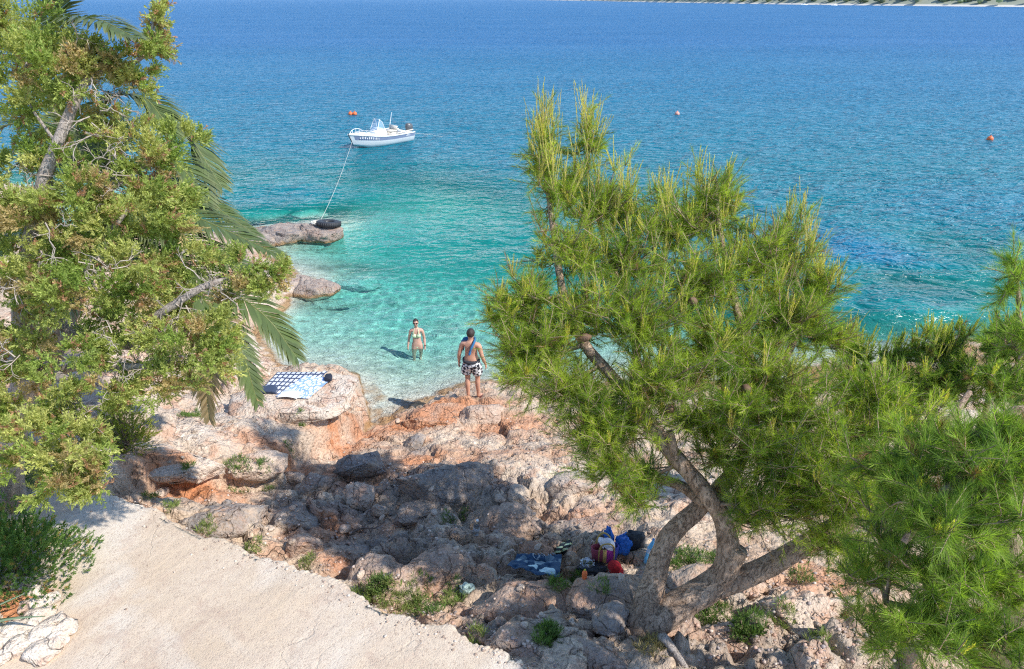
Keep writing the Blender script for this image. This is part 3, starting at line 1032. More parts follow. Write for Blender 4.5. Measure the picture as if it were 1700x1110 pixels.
# gravel between the rocks: far too many to count
V0, F0 = ico(1)
ng = 4500
gpx = rng.uniform(220, 1500, ng * 2)
gpy = rng.uniform(690, 1110, ng * 2)
keep_p, cols = [], []
dens = np.random.default_rng(3)
for a, b in zip(gpx, gpy):
    d = ray(a, b)
    h = SURF.ray_cast(Vector(EYE), Vector(d).normalized())
    if h[0] is None or h[1].z < .45: continue
    q = np.array(h[0])
    nz_ = vnoise(np.array([[q[0] * 1.3, q[1] * 1.3, 3.0]]))[0]
    if nz_ < .38 + .2 * dens.random(): continue
    keep_p.append(q)
    if len(keep_p) >= ng: break
G = np.array(keep_p)
sd_ = side(G[:, 0], G[:, 1])
G = G[sd_ > .12]
ng = len(G)
sz = .006 + .022 * rng.random(ng) ** 3
jitv = 1 + .35 * rng.normal(size=(ng, len(V0), 1)) * .6
VV = (G[:, None] + V0[None] * sz[:, None, None] * jitv * np.array([1, .9, .65]) + np.array([0, 0, .25]) * sz[:, None, None]).reshape(-1, 3)
FF = (F0[None] + (np.arange(ng) * len(V0))[:, None, None]).reshape(-1, 3)
gc = np.array([(.56, .46, .39), (.45, .36, .31), (.32, .27, .25), (.50, .33, .25)])[rng.integers(0, 4, ng)] * (.75 + .5 * rng.random((ng, 1)))
gravel = link('gravel', mesh_np('gravel', VV, FF, np.repeat(gc, len(V0), 0)), tinted('gravel_stone', .85, 0, 30, .2), None, False)
tag(gravel, 'scattered gravel and stone chips between the rocks', None, None, 'stuff')

# crumbs, grit and fallen needles on the path
nd_ = 900
kk = rng.integers(0, len(EC), nd_)
dd_ = np.where(rng.random(nd_) < .85, rng.exponential(.10, nd_), rng.random(nd_) * 2.2) + .02
DP = np.column_stack([EC[kk, 0] - nrm2[kk, 0] * dd_, EC[kk, 1] - nrm2[kk, 1] * dd_, EC[kk, 2] + .022 * np.minimum(1, dd_) + .004])
sz = .004 + .016 * rng.random(nd_) ** 4
VV = (DP[:, None] + V0[None] * sz[:, None, None] * (1 + .2 * rng.normal(size=(nd_, len(V0), 1))) * np.array([1, .9, .7])).reshape(-1, 3)
FF = (F0[None] + (np.arange(nd_) * len(V0))[:, None, None]).reshape(-1, 3)
gc = np.array([(.62, .52, .43), (.40, .30, .24), (.30, .22, .17)])[rng.integers(0, 3, nd_)]
grit = link('grit', mesh_np('grit', VV, FF, np.repeat(gc, len(V0), 0)), bpy.data.materials['gravel_stone'], None, False)
tag(grit, 'crumbs and grit strewn along the broken edge of the path', None, None, 'stuff')

# ------------------------------------------------------------------ vegetation
def unit(a):
    return a / (np.linalg.norm(a, axis=-1, keepdims=True) + 1e-12)


def needle_geo(B, D, L, K, nl, nw, th0, th1, col, kite=False, jit=.22, cvar=.18, droop=0.0):
    """needles or scale-leaf sprays round n stems: B base, D direction, L length. Returns V, F, C"""
    n = len(B)
    D = unit(np.asarray(D, float))
    L = np.broadcast_to(np.asarray(L, float), (n,))
    ref = np.where(np.abs(D[:, 2:3]) < .9, np.array([[0, 0, 1.0]]), np.array([[1.0, 0, 0]]))
    u = unit(np.cross(D, ref))
    v = np.cross(D, u)
    t = (np.arange(K)[None] + rng.random((n, K))) / K
    t = .04 + .96 * t
    az = rng.random((n, K)) * 2 * math.pi
    th = th0 + (th1 - th0) * t + rng.normal(0, jit, (n, K))
    d = D[:, None] * np.cos(th)[..., None] + (u[:, None] * np.cos(az)[..., None] + v[:, None] * np.sin(az)[..., None]) * np.sin(th)[..., None]
    if droop:
        d[..., 2] -= droop
        d = unit(d)
    base = B[:, None] + D[:, None] * (L[:, None] * t)[..., None]
    ln = nl * (.75 + .5 * rng.random((n, K)))
    tip = base + d * ln[..., None]
    sd = unit(np.cross(d, rng.normal(size=(n, K, 3)))) * (nw / 2)
    c = np.asarray(col, float)
    c = np.broadcast_to(c, (n, 3)) if c.ndim == 1 else c
    cc = c[:, None] * (1 + cvar * rng.normal(size=(n, K, 1)))
    cc = np.clip(cc, .005, 1)
    N = n * K
    if kite:
        m = base + d * (ln * .55)[..., None]
        V = np.stack([base, m + sd, tip, m - sd], 2).reshape(-1, 3)
        F = np.arange(N * 4).reshape(N, 4)
        C = np.repeat(cc.reshape(-1, 3), 4, 0)
    else:
        V = np.stack([base - sd, base + sd, tip], 2).reshape(-1, 3)
        F = np.arange(N * 3).reshape(N, 3)
        C = np.repeat(cc.reshape(-1, 3), 3, 0)
    return V, F, C


def sticks(A, B, r0, r1, col, sides=3):
    """many straight tapered twigs at once"""
    A = np.asarray(A, float)
    B = np.asarray(B, float)
    n = len(A)
    D = unit(B - A)
    ref = np.where(np.abs(D[:, 2:3]) < .9, np.array([[0, 0, 1.0]]), np.array([[1.0, 0, 0]]))
    u = unit(np.cross(D, ref))
    v = np.cross(D, u)
    a = np.arange(sides) / sides * 2 * math.pi
    ring = u[:, None] * np.cos(a)[None, :, None] + v[:, None] * np.sin(a)[None, :, None]
    r0 = np.broadcast_to(np.asarray(r0, float), (n,))[:, None, None]
    r1 = np.broadcast_to(np.asarray(r1, float), (n,))[:, None, None]
    V = np.concatenate([A[:, None] + ring * r0, B[:, None] + ring * r1], 1).reshape(-1, 3)
    k = np.arange(n)[:, None] * (2 * sides)
    F = np.concatenate([np.stack([k[:, 0] + j, k[:, 0] + (j + 1) % sides, k[:, 0] + sides + (j + 1) % sides, k[:, 0] + sides + j], 1) for j in range(sides)])
    c = np.broadcast_to(np.asarray(col, float), (n, 3))
    return V, F, np.repeat(c, 2 * sides, 0)


def foliage_mat(name, transl=.35, rough=.55, spec=.35):
    t = NT(name)
    c = t.attr()
    b = t.bsdf(c, rough, None, Specular_IOR_Level=spec)
    tc = t.mix(1.0, c, (1.25, 1.3, .55), 'MULTIPLY')
    tr = t.n('BsdfTranslucent', None, Color=tc).outputs[0]
    return t.done(t.n('MixShader', None, i0=transl, i1=b, i2=tr).outputs[0])


def bark_mat(name, c0, c1, scale=9.0, dist=.03):
    t = NT(name)
    o = t.obj()
    a = t.noise(t.scaled(o, (1, 1, .45)), scale, 6, .7, .8)
    b = t.noise(t.scaled(o, (1, 1, .35)), scale * 2.6, 4, .7, 1.5)
    c = t.mix(t.ramp(a, [(.32, 0), (.68, 1)]), c0, c1)
    c = t.mix(t.ramp(b, [(.36, .7), (.44, 0)]), c, tuple(x * .4 for x in c0))
    c = t.mix(1.0, c, t.attr(), 'MULTIPLY')
    h = t.math('ADD', a, t.math('MULTIPLY', t.ramp(b, [(.3, 0), (.5, 1)]), .5))
    return t.done(t.bsdf(c, .85, t.bump(h, dist, .9), Specular_IOR_Level=.2))


PINE_LEAF = foliage_mat('pine_needles', .50, .5, .3)
JUN_LEAF = foliage_mat('juniper_scales', .40, .6, .2)
PALM_LEAF = foliage_mat('palm_leaflets', .22, .42, .5)
GRASS_LEAF = foliage_mat('grass_blades', .35, .6, .2)
PINE_BARK = bark_mat('pine_bark', (.25, .16, .105), (.52, .385, .28), 8.0, .05)
JUN_BARK = bark_mat('juniper_bark', (.27, .225, .19), (.47, .41, .36), 14.0, .02)
TWIG = tinted('dry_twig', .85, 0, 12, .25)


def to_px(P):
    q = np.asarray(P) - EYE
    d = q @ FWD
    return 850 + FOC * (q @ RT) / d, 555 - FOC * (q @ UP) / d, d


def skeleton(limbs):
    """limbs: list of [(px,py,depth,radius)...] -> list of (points, radii) smoothed"""
    out = []
    for lb in limbs:
        P = np.array([q if len(q) == 3 else q[:3] for q in [(*(AD(a, b, c)),) for a, b, c, r in lb]])
        R = np.array([r for *_, r in lb])
        n = 7
        Q = catmull(P, n)
        RR = np.interp(np.linspace(0, len(R) - 1, len(Q)), np.arange(len(R)), R)
        out.append((Q, RR))
    return out


def limb_part(name, Q, R, mt, parent, col=(1, 1, 1), sides=14, knob=.10):
    mb = MB()
    mb.tube(Q, R, sides, col)
    V = np.concatenate(mb.V)
    # uneven bark surface
    rr = np.interp(np.arange(len(V)), [0, len(V)], [R.max(), R.min()])
    d = fbm(V * 7, 3)[:, None] * knob
    ctr = np.repeat(Q, sides, 0)
    ctr = np.vstack([ctr, V[len(ctr):]])
    V = ctr + (V - ctr) * (1 + d)
    mb.V = [V]
    return mb.build(name, mt, parent)


def rand_in(n, power=2.2):
    d = unit(rng.normal(size=(n, 3)))
    return d * (rng.random((n, 1)) ** (1 / power))


def conifer(name, label, group, base, limbs, blobs, shoot, cat='tree', extra=None):
    """a pine: trunk and limbs from the survey, twigs grown to tips spread through the crown's volume"""
    root = empty(name, base)
    tag(root, label, cat, group)
    sk = skeleton(limbs)
    off = np.asarray(base, float)
    for i, (Q, R) in enumerate(sk):
        limb_part('trunk' if i == 0 else 'limb', Q - off, R, PINE_BARK, root)
    SP = np.concatenate([q for q, r in sk])
    SR = np.concatenate([r for q, r in sk])
    TA, TB, T0, T1 = [], [], [], []
    sb, sdv, sl, sc = [], [], [], []          # needle shoots
    cb, cdv, cl = [], [], []                  # young candles
    for (px, py, dep, rx, ry, rd, ntip, pc, clen) in blobs:
        c = AD(px, py, dep)
        ax = rx * dep / FOC
        ay = ry * dep / FOC
        j = np.argmin(((SP - c) ** 2).sum(1))
        a = SP[j]
        mid = (a + c) / 2 + rng.normal(0, .05, 3)
        sub = catmull([a, mid, c], 5)
        rr = np.linspace(min(SR[j], .035), .012, len(sub))
        TA += list(sub[:-1]); TB += list(sub[1:]); T0 += list(rr[:-1]); T1 += list(rr[1:])
        tips = rand_in(ntip)
        W = c + tips[:, :1] * ax * RT + tips[:, 1:2] * ay * UP + tips[:, 2:3] * rd * FWD
        for k in range(ntip):
            s0 = sub[rng.integers(len(sub) // 3, len(sub))]
            tip = W[k]
            Lb = np.linalg.norm(tip - s0)
            m1 = s0 * .45 + tip * .55 - np.array([0, 0, .12 * Lb]) + rng.normal(0, .03, 3)
            br = catmull([s0, m1, tip], 4)
            rb = np.linspace(.011, .005, len(br))
            TA += list(br[:-1]); TB += list(br[1:]); T0 += list(rb[:-1]); T1 += list(rb[1:])
            tan = unit(br[-1] - br[-3])
            ns = shoot['n']
            hue = rng.random()
            # terminal whorl
            for q in range(ns):
                dd = unit(tan * .55 + np.array([0, 0, .40]) + rng.normal(0, .55, 3))
                L = shoot['L'] * (.45 + 1.1 * rng.random())
                sb.append(tip); sdv.append(dd); sl.append(L)
                sc.append(np.clip(.75 * hue + .45 * rng.random() - .08, 0, 1))
                e = tip + dd * L
                TA.append(tip); TB.append(e); T0.append(.0045); T1.append(.003)
            # whorl of young upright candles
            if rng.random() < pc * .55:
                e = tip + np.array([0, 0, .02])
                lean = rng.normal(0, .16, 3)
                lc = clen * (.45 + .75 * rng.random())
                for _ in range(rng.integers(3, 7)):
                    u_ = unit(np.array([0, 0, 1.0]) + lean + rng.normal(0, .13, 3))
                    cb.append(e + rng.normal(0, .015, 3)); cdv.append(u_); cl.append(lc * (.6 + .5 * rng.random()))
            # side shoots back along the branch
            for q in range(ns):
                t = rng.random() * .75 + .2
                pt = br[int(t * (len(br) - 1))]
                dd = unit(tan * .4 + np.array([0, 0, .2]) + rng.normal(0, .65, 3))
                L = shoot['L'] * (.5 + .7 * rng.random())
                sb.append(pt); sdv.append(dd); sl.append(L); sc.append(np.clip(.6 * hue + .35 * rng.random() - .05, 0, 1))
                TA.append(pt); TB.append(pt + dd * L); T0.append(.004); T1.append(.003)
    sb, sdv, sl, sc = map(np.array, (sb, sdv, sl, sc))
    # older needles dark, younger ones lighter and yellower
    dark, lite, brown = np.array(shoot['dark']), np.array(shoot['lite']), np.array((.26, .16, .07))
    col = dark + (lite - dark) * (sc[:, None] ** 1.1)
    br_ = rng.random(len(sb)) < .035
    col[br_] = brown
    V, F, C = needle_geo(sb, sdv, sl, shoot['K'], shoot['nl'], shoot['nw'], 1.05, .35, col)
    parts = [(V, F, C)]
    if len(cb):
        cb, cdv, cl = map(np.array, (cb, cdv, cl))
        cc = np.array(shoot['candle']) * (1 + .12 * rng.normal(size=(len(cb), 1)))
        cc[:, 0] *= 1 + .2 * rng.random(len(cb))
        parts.append(needle_geo(cb, cdv, cl, shoot['cK'], shoot['cn'], shoot['nw'] * 1.5, .62, .22, cc, jit=.12))
        e = cb + cdv * cl[:, None]
        TA += list(cb); TB += list(e); T0 += [.0035] * len(cb); T1 += [.0028] * len(cb)
        n_c = len(cb)
    else:
        n_c = 0
    o_ = 0
    Vs, Fs, Cs = [], [], []
    for V, F, C in parts:
        Vs.append(V); Fs.append(F + o_); Cs.append(C); o_ += len(V)
    me = mesh_np('needles', np.concatenate(Vs) - off, np.concatenate(Fs), np.concatenate(Cs))
    crown = link('crown', me, PINE_LEAF, root, False)
    crown['kind'] = 'stuff'
    tc = np.array([.30, .21, .15]) * (1 + .2 * rng.normal(size=(len(TA), 1)))
    if n_c: tc[-n_c:] = np.array([.42, .36, .13])
    V, F, C = sticks(np.array(TA), np.array(TB), np.array(T0), np.array(T1), np.clip(tc, .03, .8))
    tw = link('twigs', mesh_np('twigs', V - off, F, C), TWIG, root, True)
    tw['kind'] = 'stuff'
    return root


def cone_part(root, p, s=.045):
    mb = MB()
    off = np.array(root.location)
    rings = []
    for i in range(9):
        t = i / 8
        r = s * math.sin(math.pi * min(.98, t * .9 + .08)) ** .8 * (1.0 if i % 2 else .82)
        a = np.linspace(0, 2 * math.pi, 10, endpoint=False) + (i % 2) * .3
        rings.append(np.stack([np.cos(a) * r, np.sin(a) * r, np.full(10, (t - .5) * s * 2.6)], 1))
    mb.loft(rings, (.17, .10, .065))
    o = mb.build('pine_cone', TWIG, root, False)
    o.location = tuple(np.asarray(p) - off)
    o.rotation_euler = (random.uniform(.6, 1.6), random.uniform(-.5, .5), random.uniform(0, 6))
    return o


SH_MAIN = dict(n=4, L=.23, K=44, nl=.085, nw=.0041, dark=(.13, .25, .035), lite=(.52, .63, .075), candle=(.66, .68, .14), cK=42, cn=.032)
b0 = SEE(1068, 1036)
dB = to_px(b0)[2] - 7.36
LIM_A = [(1066, 1056, 7.45 + dB, 0.240), (1072, 1022, 7.40 + dB, 0.176), (1085, 965, 7.33 + dB * .7, 0.128), (1110, 893, 7.25 + dB * .3, 0.108), (1165, 838, 7.1, 0.092), (1225, 770, 7.05, 0.076), (1255, 660, 7.1, 0.060), (1225, 520, 7.4, 0.044), (1195, 380, 7.7, 0.028), (1188, 290, 7.9, 0.012)]
LIM_B = [(1075, 1042, 7.36 + dB, 0.160), (1125, 1005, 7.25 + dB * .6, 0.160), (1180, 972, 7.1, 0.148), (1208, 935, 6.95, 0.128), (1200, 862, 6.85, 0.092), (1162, 806, 6.8, 0.088), (1110, 745, 6.8, 0.080), (1060, 675, 6.9, 0.072), (1010, 618, 7.0, 0.060), (970, 570, 7.1, 0.056), (940, 505, 7.3, 0.048), (928, 450, 7.4, 0.040),
         (917, 370, 7.6, 0.032), (905, 290, 7.7, 0.022), (893, 200, 7.8, 0.010)]
LIM_C = [(1190, 975, 7.1, 0.120), (1250, 952, 6.95, 0.112), (1320, 915, 6.8, 0.104), (1380, 880, 6.7, 0.100), (1425, 855, 6.6, 0.092), (1490, 800, 6.5, 0.068), (1560, 720, 6.6, 0.048), (1610, 650, 6.8, 0.024)]
LIM_D = [(1172, 836, 7.0, .07), (1130, 806, 7.15, .055), (1080, 790, 7.3, .04), (1030, 760, 7.3, .025)]
LIM_E = [(1225, 700, 7.05, .05), (1290, 620, 7.2, .045), (1330, 520, 7.5, .035), (1310, 420, 7.7, .02)]
LIM_F = [(1060, 640, 7.0, .05), (1050, 540, 7.4, .04), (1010, 420, 7.7, .03), (978, 300, 7.85, .018), (975, 220, 7.9, .01)]
BL = [  # px py depth rx ry rdepth tips p(candle) candle length
    (905, 245, 7.8, 26, 70, .30, 18, 1.6, .62), (925, 320, 7.7, 48, 60, .40, 28, .9, .42), (975, 245, 7.9, 20, 58, .25, 14, 1.6, .62), (985, 340, 7.8, 38, 55, .40, 24, .9, .42),
    (945, 415, 7.5, 75, 60, .55, 42, .4, .24), (1030, 345, 7.9, 28, 70, .35, 24, 1.3, .52), (1040, 440, 7.7, 60, 70, .6, 40, .45, .28), (875, 500, 7.3, 52, 48, .45, 30, .5, .24), (828, 525, 7.2, 26, 36, .30, 13, .6, .22),
    (892, 585, 7.1, 66, 50, .55, 42, .35, .22), (862, 625, 7.0, 28, 34, .4, 14, .3, .18), (960, 520, 7.2, 80, 65, .6, 50, .4, .24), (940, 650, 6.9, 75, 48, .6, 44, .25, .18), (1060, 530, 7.2, 85, 80, .7, 58, .45, .28),
    (1105, 380, 7.9, 42, 75, .5, 36, 1.0, .44), (1165, 360, 7.95, 45, 72, .5, 38, .9, .40), (1200, 330, 8.0, 30, 45, .35, 20, .8, .30), (1150, 470, 7.5, 80, 70, .7, 54, .45, .3), (1250, 440, 7.8, 55, 70, .55, 38, .6, .34),
    (1310, 430, 7.8, 36, 75, .45, 30, 1.1, .50), (1355, 495, 7.7, 30, 65, .4, 26, 1.0, .46), (1290, 530, 7.4, 80, 65, .7, 54, .4, .28), (1365, 560, 7.4, 36, 40, .4, 20, .4, .24), (1190, 580, 7.1, 90, 70, .7, 60, .35, .26),
    (1100, 630, 6.8, 90, 60, .6, 56, .3, .22), (1030, 700, 6.8, 75, 48, .6, 40, .2, .18), (1010, 770, 6.8, 55, 40, .5, 24, .1, .14), (1080, 790, 6.9, 40, 35, .4, 14, .05, .12), (1280, 640, 6.9, 85, 60, .7, 54, .3, .24), (1215, 680, 6.6, 62, 42, .5, 34, .3, .2),
    (1275, 750, 6.5, 65, 48, .6, 38, .3, .2), (1330, 700, 6.7, 65, 60, .6, 38, .3, .2), (1240, 820, 6.6, 55, 32, .45, 20, .15, .14), (1330, 800, 6.5, 60, 45, .5, 28, .15, .15),
    (1290, 850, 6.5, 70, 34, .5, 26, .1, .12), (1195, 755, 7.0, 40, 40, .35, 20, .15, .14), (1150, 700, 7.2, 50, 30, .35, 20, .15, .14), (845, 580, 7.1, 30, 30, .3, 12, .3, .16), (985, 715, 6.9, 60, 40, .5, 28, .15, .14),
    (1370, 790, 6.2, 60, 45, .5, 28, .2, .16), (1390, 900, 6.3, 50, 35, .5, 18, .05, .1), (1050, 820, 7.0, 40, 24, .35, 12, .05, .1),
    (1420, 740, 6.5, 65, 55, .6, 36, .3, .2), (1480, 690, 6.7, 65, 50, .6, 36, .4, .24), (1440, 650, 7.0, 55, 40, .5, 28, .5, .26), (1420, 820, 6.3, 60, 45, .5, 24, .15, .15)]
main_pine = conifer('pine_tree', 'forked pine rooted on the shaded rocks, its crown spread before the cove', 'pines on the slope', b0, [LIM_A, LIM_B, LIM_C, LIM_D, LIM_E, LIM_F], BL, SH_MAIN)
for a, b, c in ((972, 560, 6.95), (1112, 678, 6.6), (1405, 612, 7.2), (1150, 500, 7.0), (1238, 645, 6.6)):
    cone_part(main_pine, AD(a, b, c), .05)
# sawn stubs on the limbs
for (a, b, c, a2, b2, c2, r) in ((1212, 938, 6.9, 1228, 912, 6.8, .10), (1120, 752, 6.72, 1112, 716, 6.66, .045)):
    mb = MB()
    mb.tube(np.array([AD(a, b, c), AD(a2, b2, c2)]) - b0, [r, r * .85], 12)
    mb.build('stub', PINE_BARK, main_pine)

SH_NEAR = dict(n=3, L=.15, K=60, nl=.098, nw=.0036, dark=(.10, .19, .035), lite=(.38, .53, .085), candle=(.60, .68, .11), cK=40, cn=.026)
bR = np.array([3.9, 3.6, gz(3.9, 3.6) - .05])
p4 = lambda X, Y, Z: (850 + FOC * X / ((Y) * math.cos(PITCH) + (CAM_H - Z) * math.sin(PITCH)), 0, 0)


def wl(P, r):
    a, b, c = to_px(P)
    return (a, b, c, r)


LIM_R1 = [wl(bR, .2), wl(bR + (0, 0, .9), .16), wl(bR + (-.15, .05, 1.8), .13), wl(bR + (-.2, .2, 2.6), .10), wl(bR + (-.1, .4, 3.5), .06), wl(bR + (0, .5, 4.2), .03)]
LIM_R2 = [wl(bR + (-.15, .05, 1.8), .08), (1660, 760, 4.6, .06), (1600, 790, 4.4, .045), (1540, 850, 4.2, .03), (1500, 900, 4.2, .02)]
LIM_R3 = [wl(bR + (-.2, .2, 2.6), .07), (1700, 690, 4.6, .05), (1640, 720, 4.6, .035), (1560, 720, 4.8, .025)]
LIM_R4 = [wl(bR + (-.1, .1, 1.2), .07), (1640, 980, 4.6, .045), (1540, 1010, 4.6, .03), (1470, 1000, 4.8, .02)]
LIM_R5 = [wl(bR + (-.1, .4, 3.5), .03), (1700, 560, 4.9, .02), (1690, 480, 4.9, .012), (1684, 440, 4.9, .008)]
BR = [(1560, 735, 4.9, 55, 30, .4, 14, .4, .14), (1650, 720, 4.6, 45, 35, .4, 14, .4, .14), (1600, 770, 4.4, 80, 45, .45, 26, .3, .12), (1500, 780, 4.8, 70, 50, .5, 24, .2, .12), (1560, 860, 4.2, 75, 42, .4, 24, .35, .11),
      (1650, 850, 4.3, 55, 55, .45, 22, .2, .11), (1470, 860, 5.0, 55, 50, .5, 18, .1, .1), (1540, 940, 4.5, 85, 40, .5, 24, .1, .1), (1640, 950, 4.5, 60, 50, .5, 20, .1, .1), (1460, 960, 5.0, 60, 40, .5, 14, .1, .1), (1560, 1040, 4.3, 100, 45, .5, 26, .15, .1), (1480, 1060, 4.6, 50, 45, .5, 12, .1, .1),
      (1660, 1060, 4.1, 50, 50, .5, 16, .15, .1), (1688, 460, 4.9, 16, 45, .15, 7, .6, .12), (1690, 560, 4.9, 20, 40, .3, 9, .4, .12), (1690, 740, 4.4, 30, 60, .4, 14, .3, .12)]
right_pine = conifer('pine_tree', 'pine with long needle stars at the right edge, close to the viewer', 'pines on the slope', bR, [LIM_R1, LIM_R2, LIM_R3, LIM_R4, LIM_R5], BR, SH_NEAR)
SH_YOUNG = dict(n=3, L=.17, K=40, nl=.085, nw=.006, dark=(.10, .20, .04), lite=(.34, .48, .08), candle=(.52, .60, .12), cK=36, cn=.03)
YOUNG = [(1425, 760, [(1420, 592, 9.2, 28, 42, .3, 26, 1.6, .34), (1415, 650, 9.0, 55, 45, .5, 48, .8, .22)], 'slim young pine with pale candles beside the main pine\'s right side'),
         (1500, 760, [(1495, 600, 9.0, 30, 36, .3, 26, 1.6, .32), (1505, 650, 8.8, 58, 48, .5, 48, .8, .22)], 'young pine standing between two others above the rocky shore'),
         (1590, 770, [(1570, 578, 8.6, 45, 36, .35, 34, 1.6, .30), (1580, 640, 8.4, 66, 50, .5, 54, .8, .22)], 'bushy young pine with a dense top against the turquoise water'),
         (1680, 780, [(1665, 570, 8.2, 32, 40, .3, 30, 1.6, .32), (1670, 635, 8.0, 56, 55, .5, 48, .8, .22)], 'young pine with two tall candles near the right edge')]
for (bx, by, bls, lab) in YOUNG:
    tx, ty, td = bls[0][:3]
    top = AD(tx, ty, td)
    gb = np.array([top[0] + .1, top[1] - .2, 0.0])
    gb[2] = gz(gb[0], gb[1]) - .05
    lm = [wl(gb, .07), wl(gb * .6 + top * .4, .05), wl(gb * .25 + top * .75, .03), (tx, ty, td, .012)]
    conifer('pine_tree', lab, 'pines on the slope', gb, [lm], bls, SH_YOUNG)

# ------------------------------------------------------------------ juniper on the left
def sprays_part(name, B, D, L, K, nl, nw, col, root, mt, th=(.75, .5), cvar=.16, droop=0.0):
    off = np.array(root.location)
    V, F, C = needle_geo(np.asarray(B), np.asarray(D), np.asarray(L), K, nl, nw, th[0], th[1], np.asarray(col), True, .25, cvar, droop)
    o = link(name, mesh_np(name, V - off, F, C), mt, root, False)
    o['kind'] = 'stuff'
    return o


def dead_twigs(starts, n_gen, L, mb, col):
    """bare forked twigs"""
    A, B, R0, R1 = [], [], [], []
    front = [(np.asarray(p, float), unit(np.asarray(d, float)), L * (.7 + .6 * rng.random()), .007) for p, d in starts]
    for g in range(n_gen):
        nf = []
        for p, d, l, r in front:
            m = p + d * l * .5 + rng.normal(0, .04, 3) * l
            e = m + unit(d + rng.normal(0, .35, 3)) * l * .5
            A += [p, m]; B += [m, e]; R0 += [r, r * .85]; R1 += [r * .85, r * .7]
            for _ in range(rng.integers(2, 4)):
                nf.append((e if rng.random() < .6 else m, unit(d + rng.normal(0, .65, 3)), l * .68, r * .66))
        front = nf
    c = np.array(col) * (1 + .2 * rng.normal(size=(len(A), 1)))
    V, F, C = sticks(np.array(A), np.array(B), np.array(R0), np.array(R1), np.clip(c, .04, .8))
    mb.add(V, F, C)


jb = ON(18, 850)
jun = empty('juniper_tree', jb)
tag(jun, 'large sprawling juniper with bare grey limbs and rusty patches along the left edge', 'tree')
JL = [[(18, 852, to_px(jb)[2], .20), (15, 760, 8.0, .15), (40, 640, 7.3, .12), (40, 500, 6.9, .10), (65, 330, 6.3, .062), (95, 240, 6.2, .052), (135, 148, 6.2, .04), (160, 120, 6.25, .025), (235, 95, 6.4, .02), (258, 20, 6.5, .01)],
      [(40, 640, 7.3, .08), (130, 607, 6.7, .04), (190, 608, 6.5, .04), (250, 606, 6.4, .032), (310, 590, 6.4, .02)],
      [(40, 500, 6.9, .08), (150, 560, 6.8, .06), (245, 570, 6.6, .045), (256, 530, 6.45, .042), (290, 505, 6.4, .04), (345, 473, 6.4, .033), (420, 455, 6.5, .018)],
      [(38, 600, 7.2, .07), (90, 620, 6.6, .05), (120, 645, 6.35, .042), (135, 700, 6.2, .04), (148, 750, 6.1, .032), (165, 800, 6.1, .02)],
      [(65, 330, 6.3, .05), (150, 330, 6.4, .03), (230, 280, 6.6, .02), (300, 240, 6.7, .012)],
      [(50, 430, 6.6, .04), (160, 400, 6.5, .03), (220, 340, 6.5, .02)],
      [(95, 240, 6.2, .014), (40, 150, 6.2, .012), (60, 60, 6.3, .015)],
      [(15, 760, 8.0, .05), (-60, 620, 7.0, .05), (-120, 400, 6.6, .03)]]
for i, (Q, R) in enumerate(skeleton(JL)):
    limb_part('trunk' if i == 0 else 'limb', Q - jb, R, JUN_BARK, jun, (1, 1, 1), 10, .14)
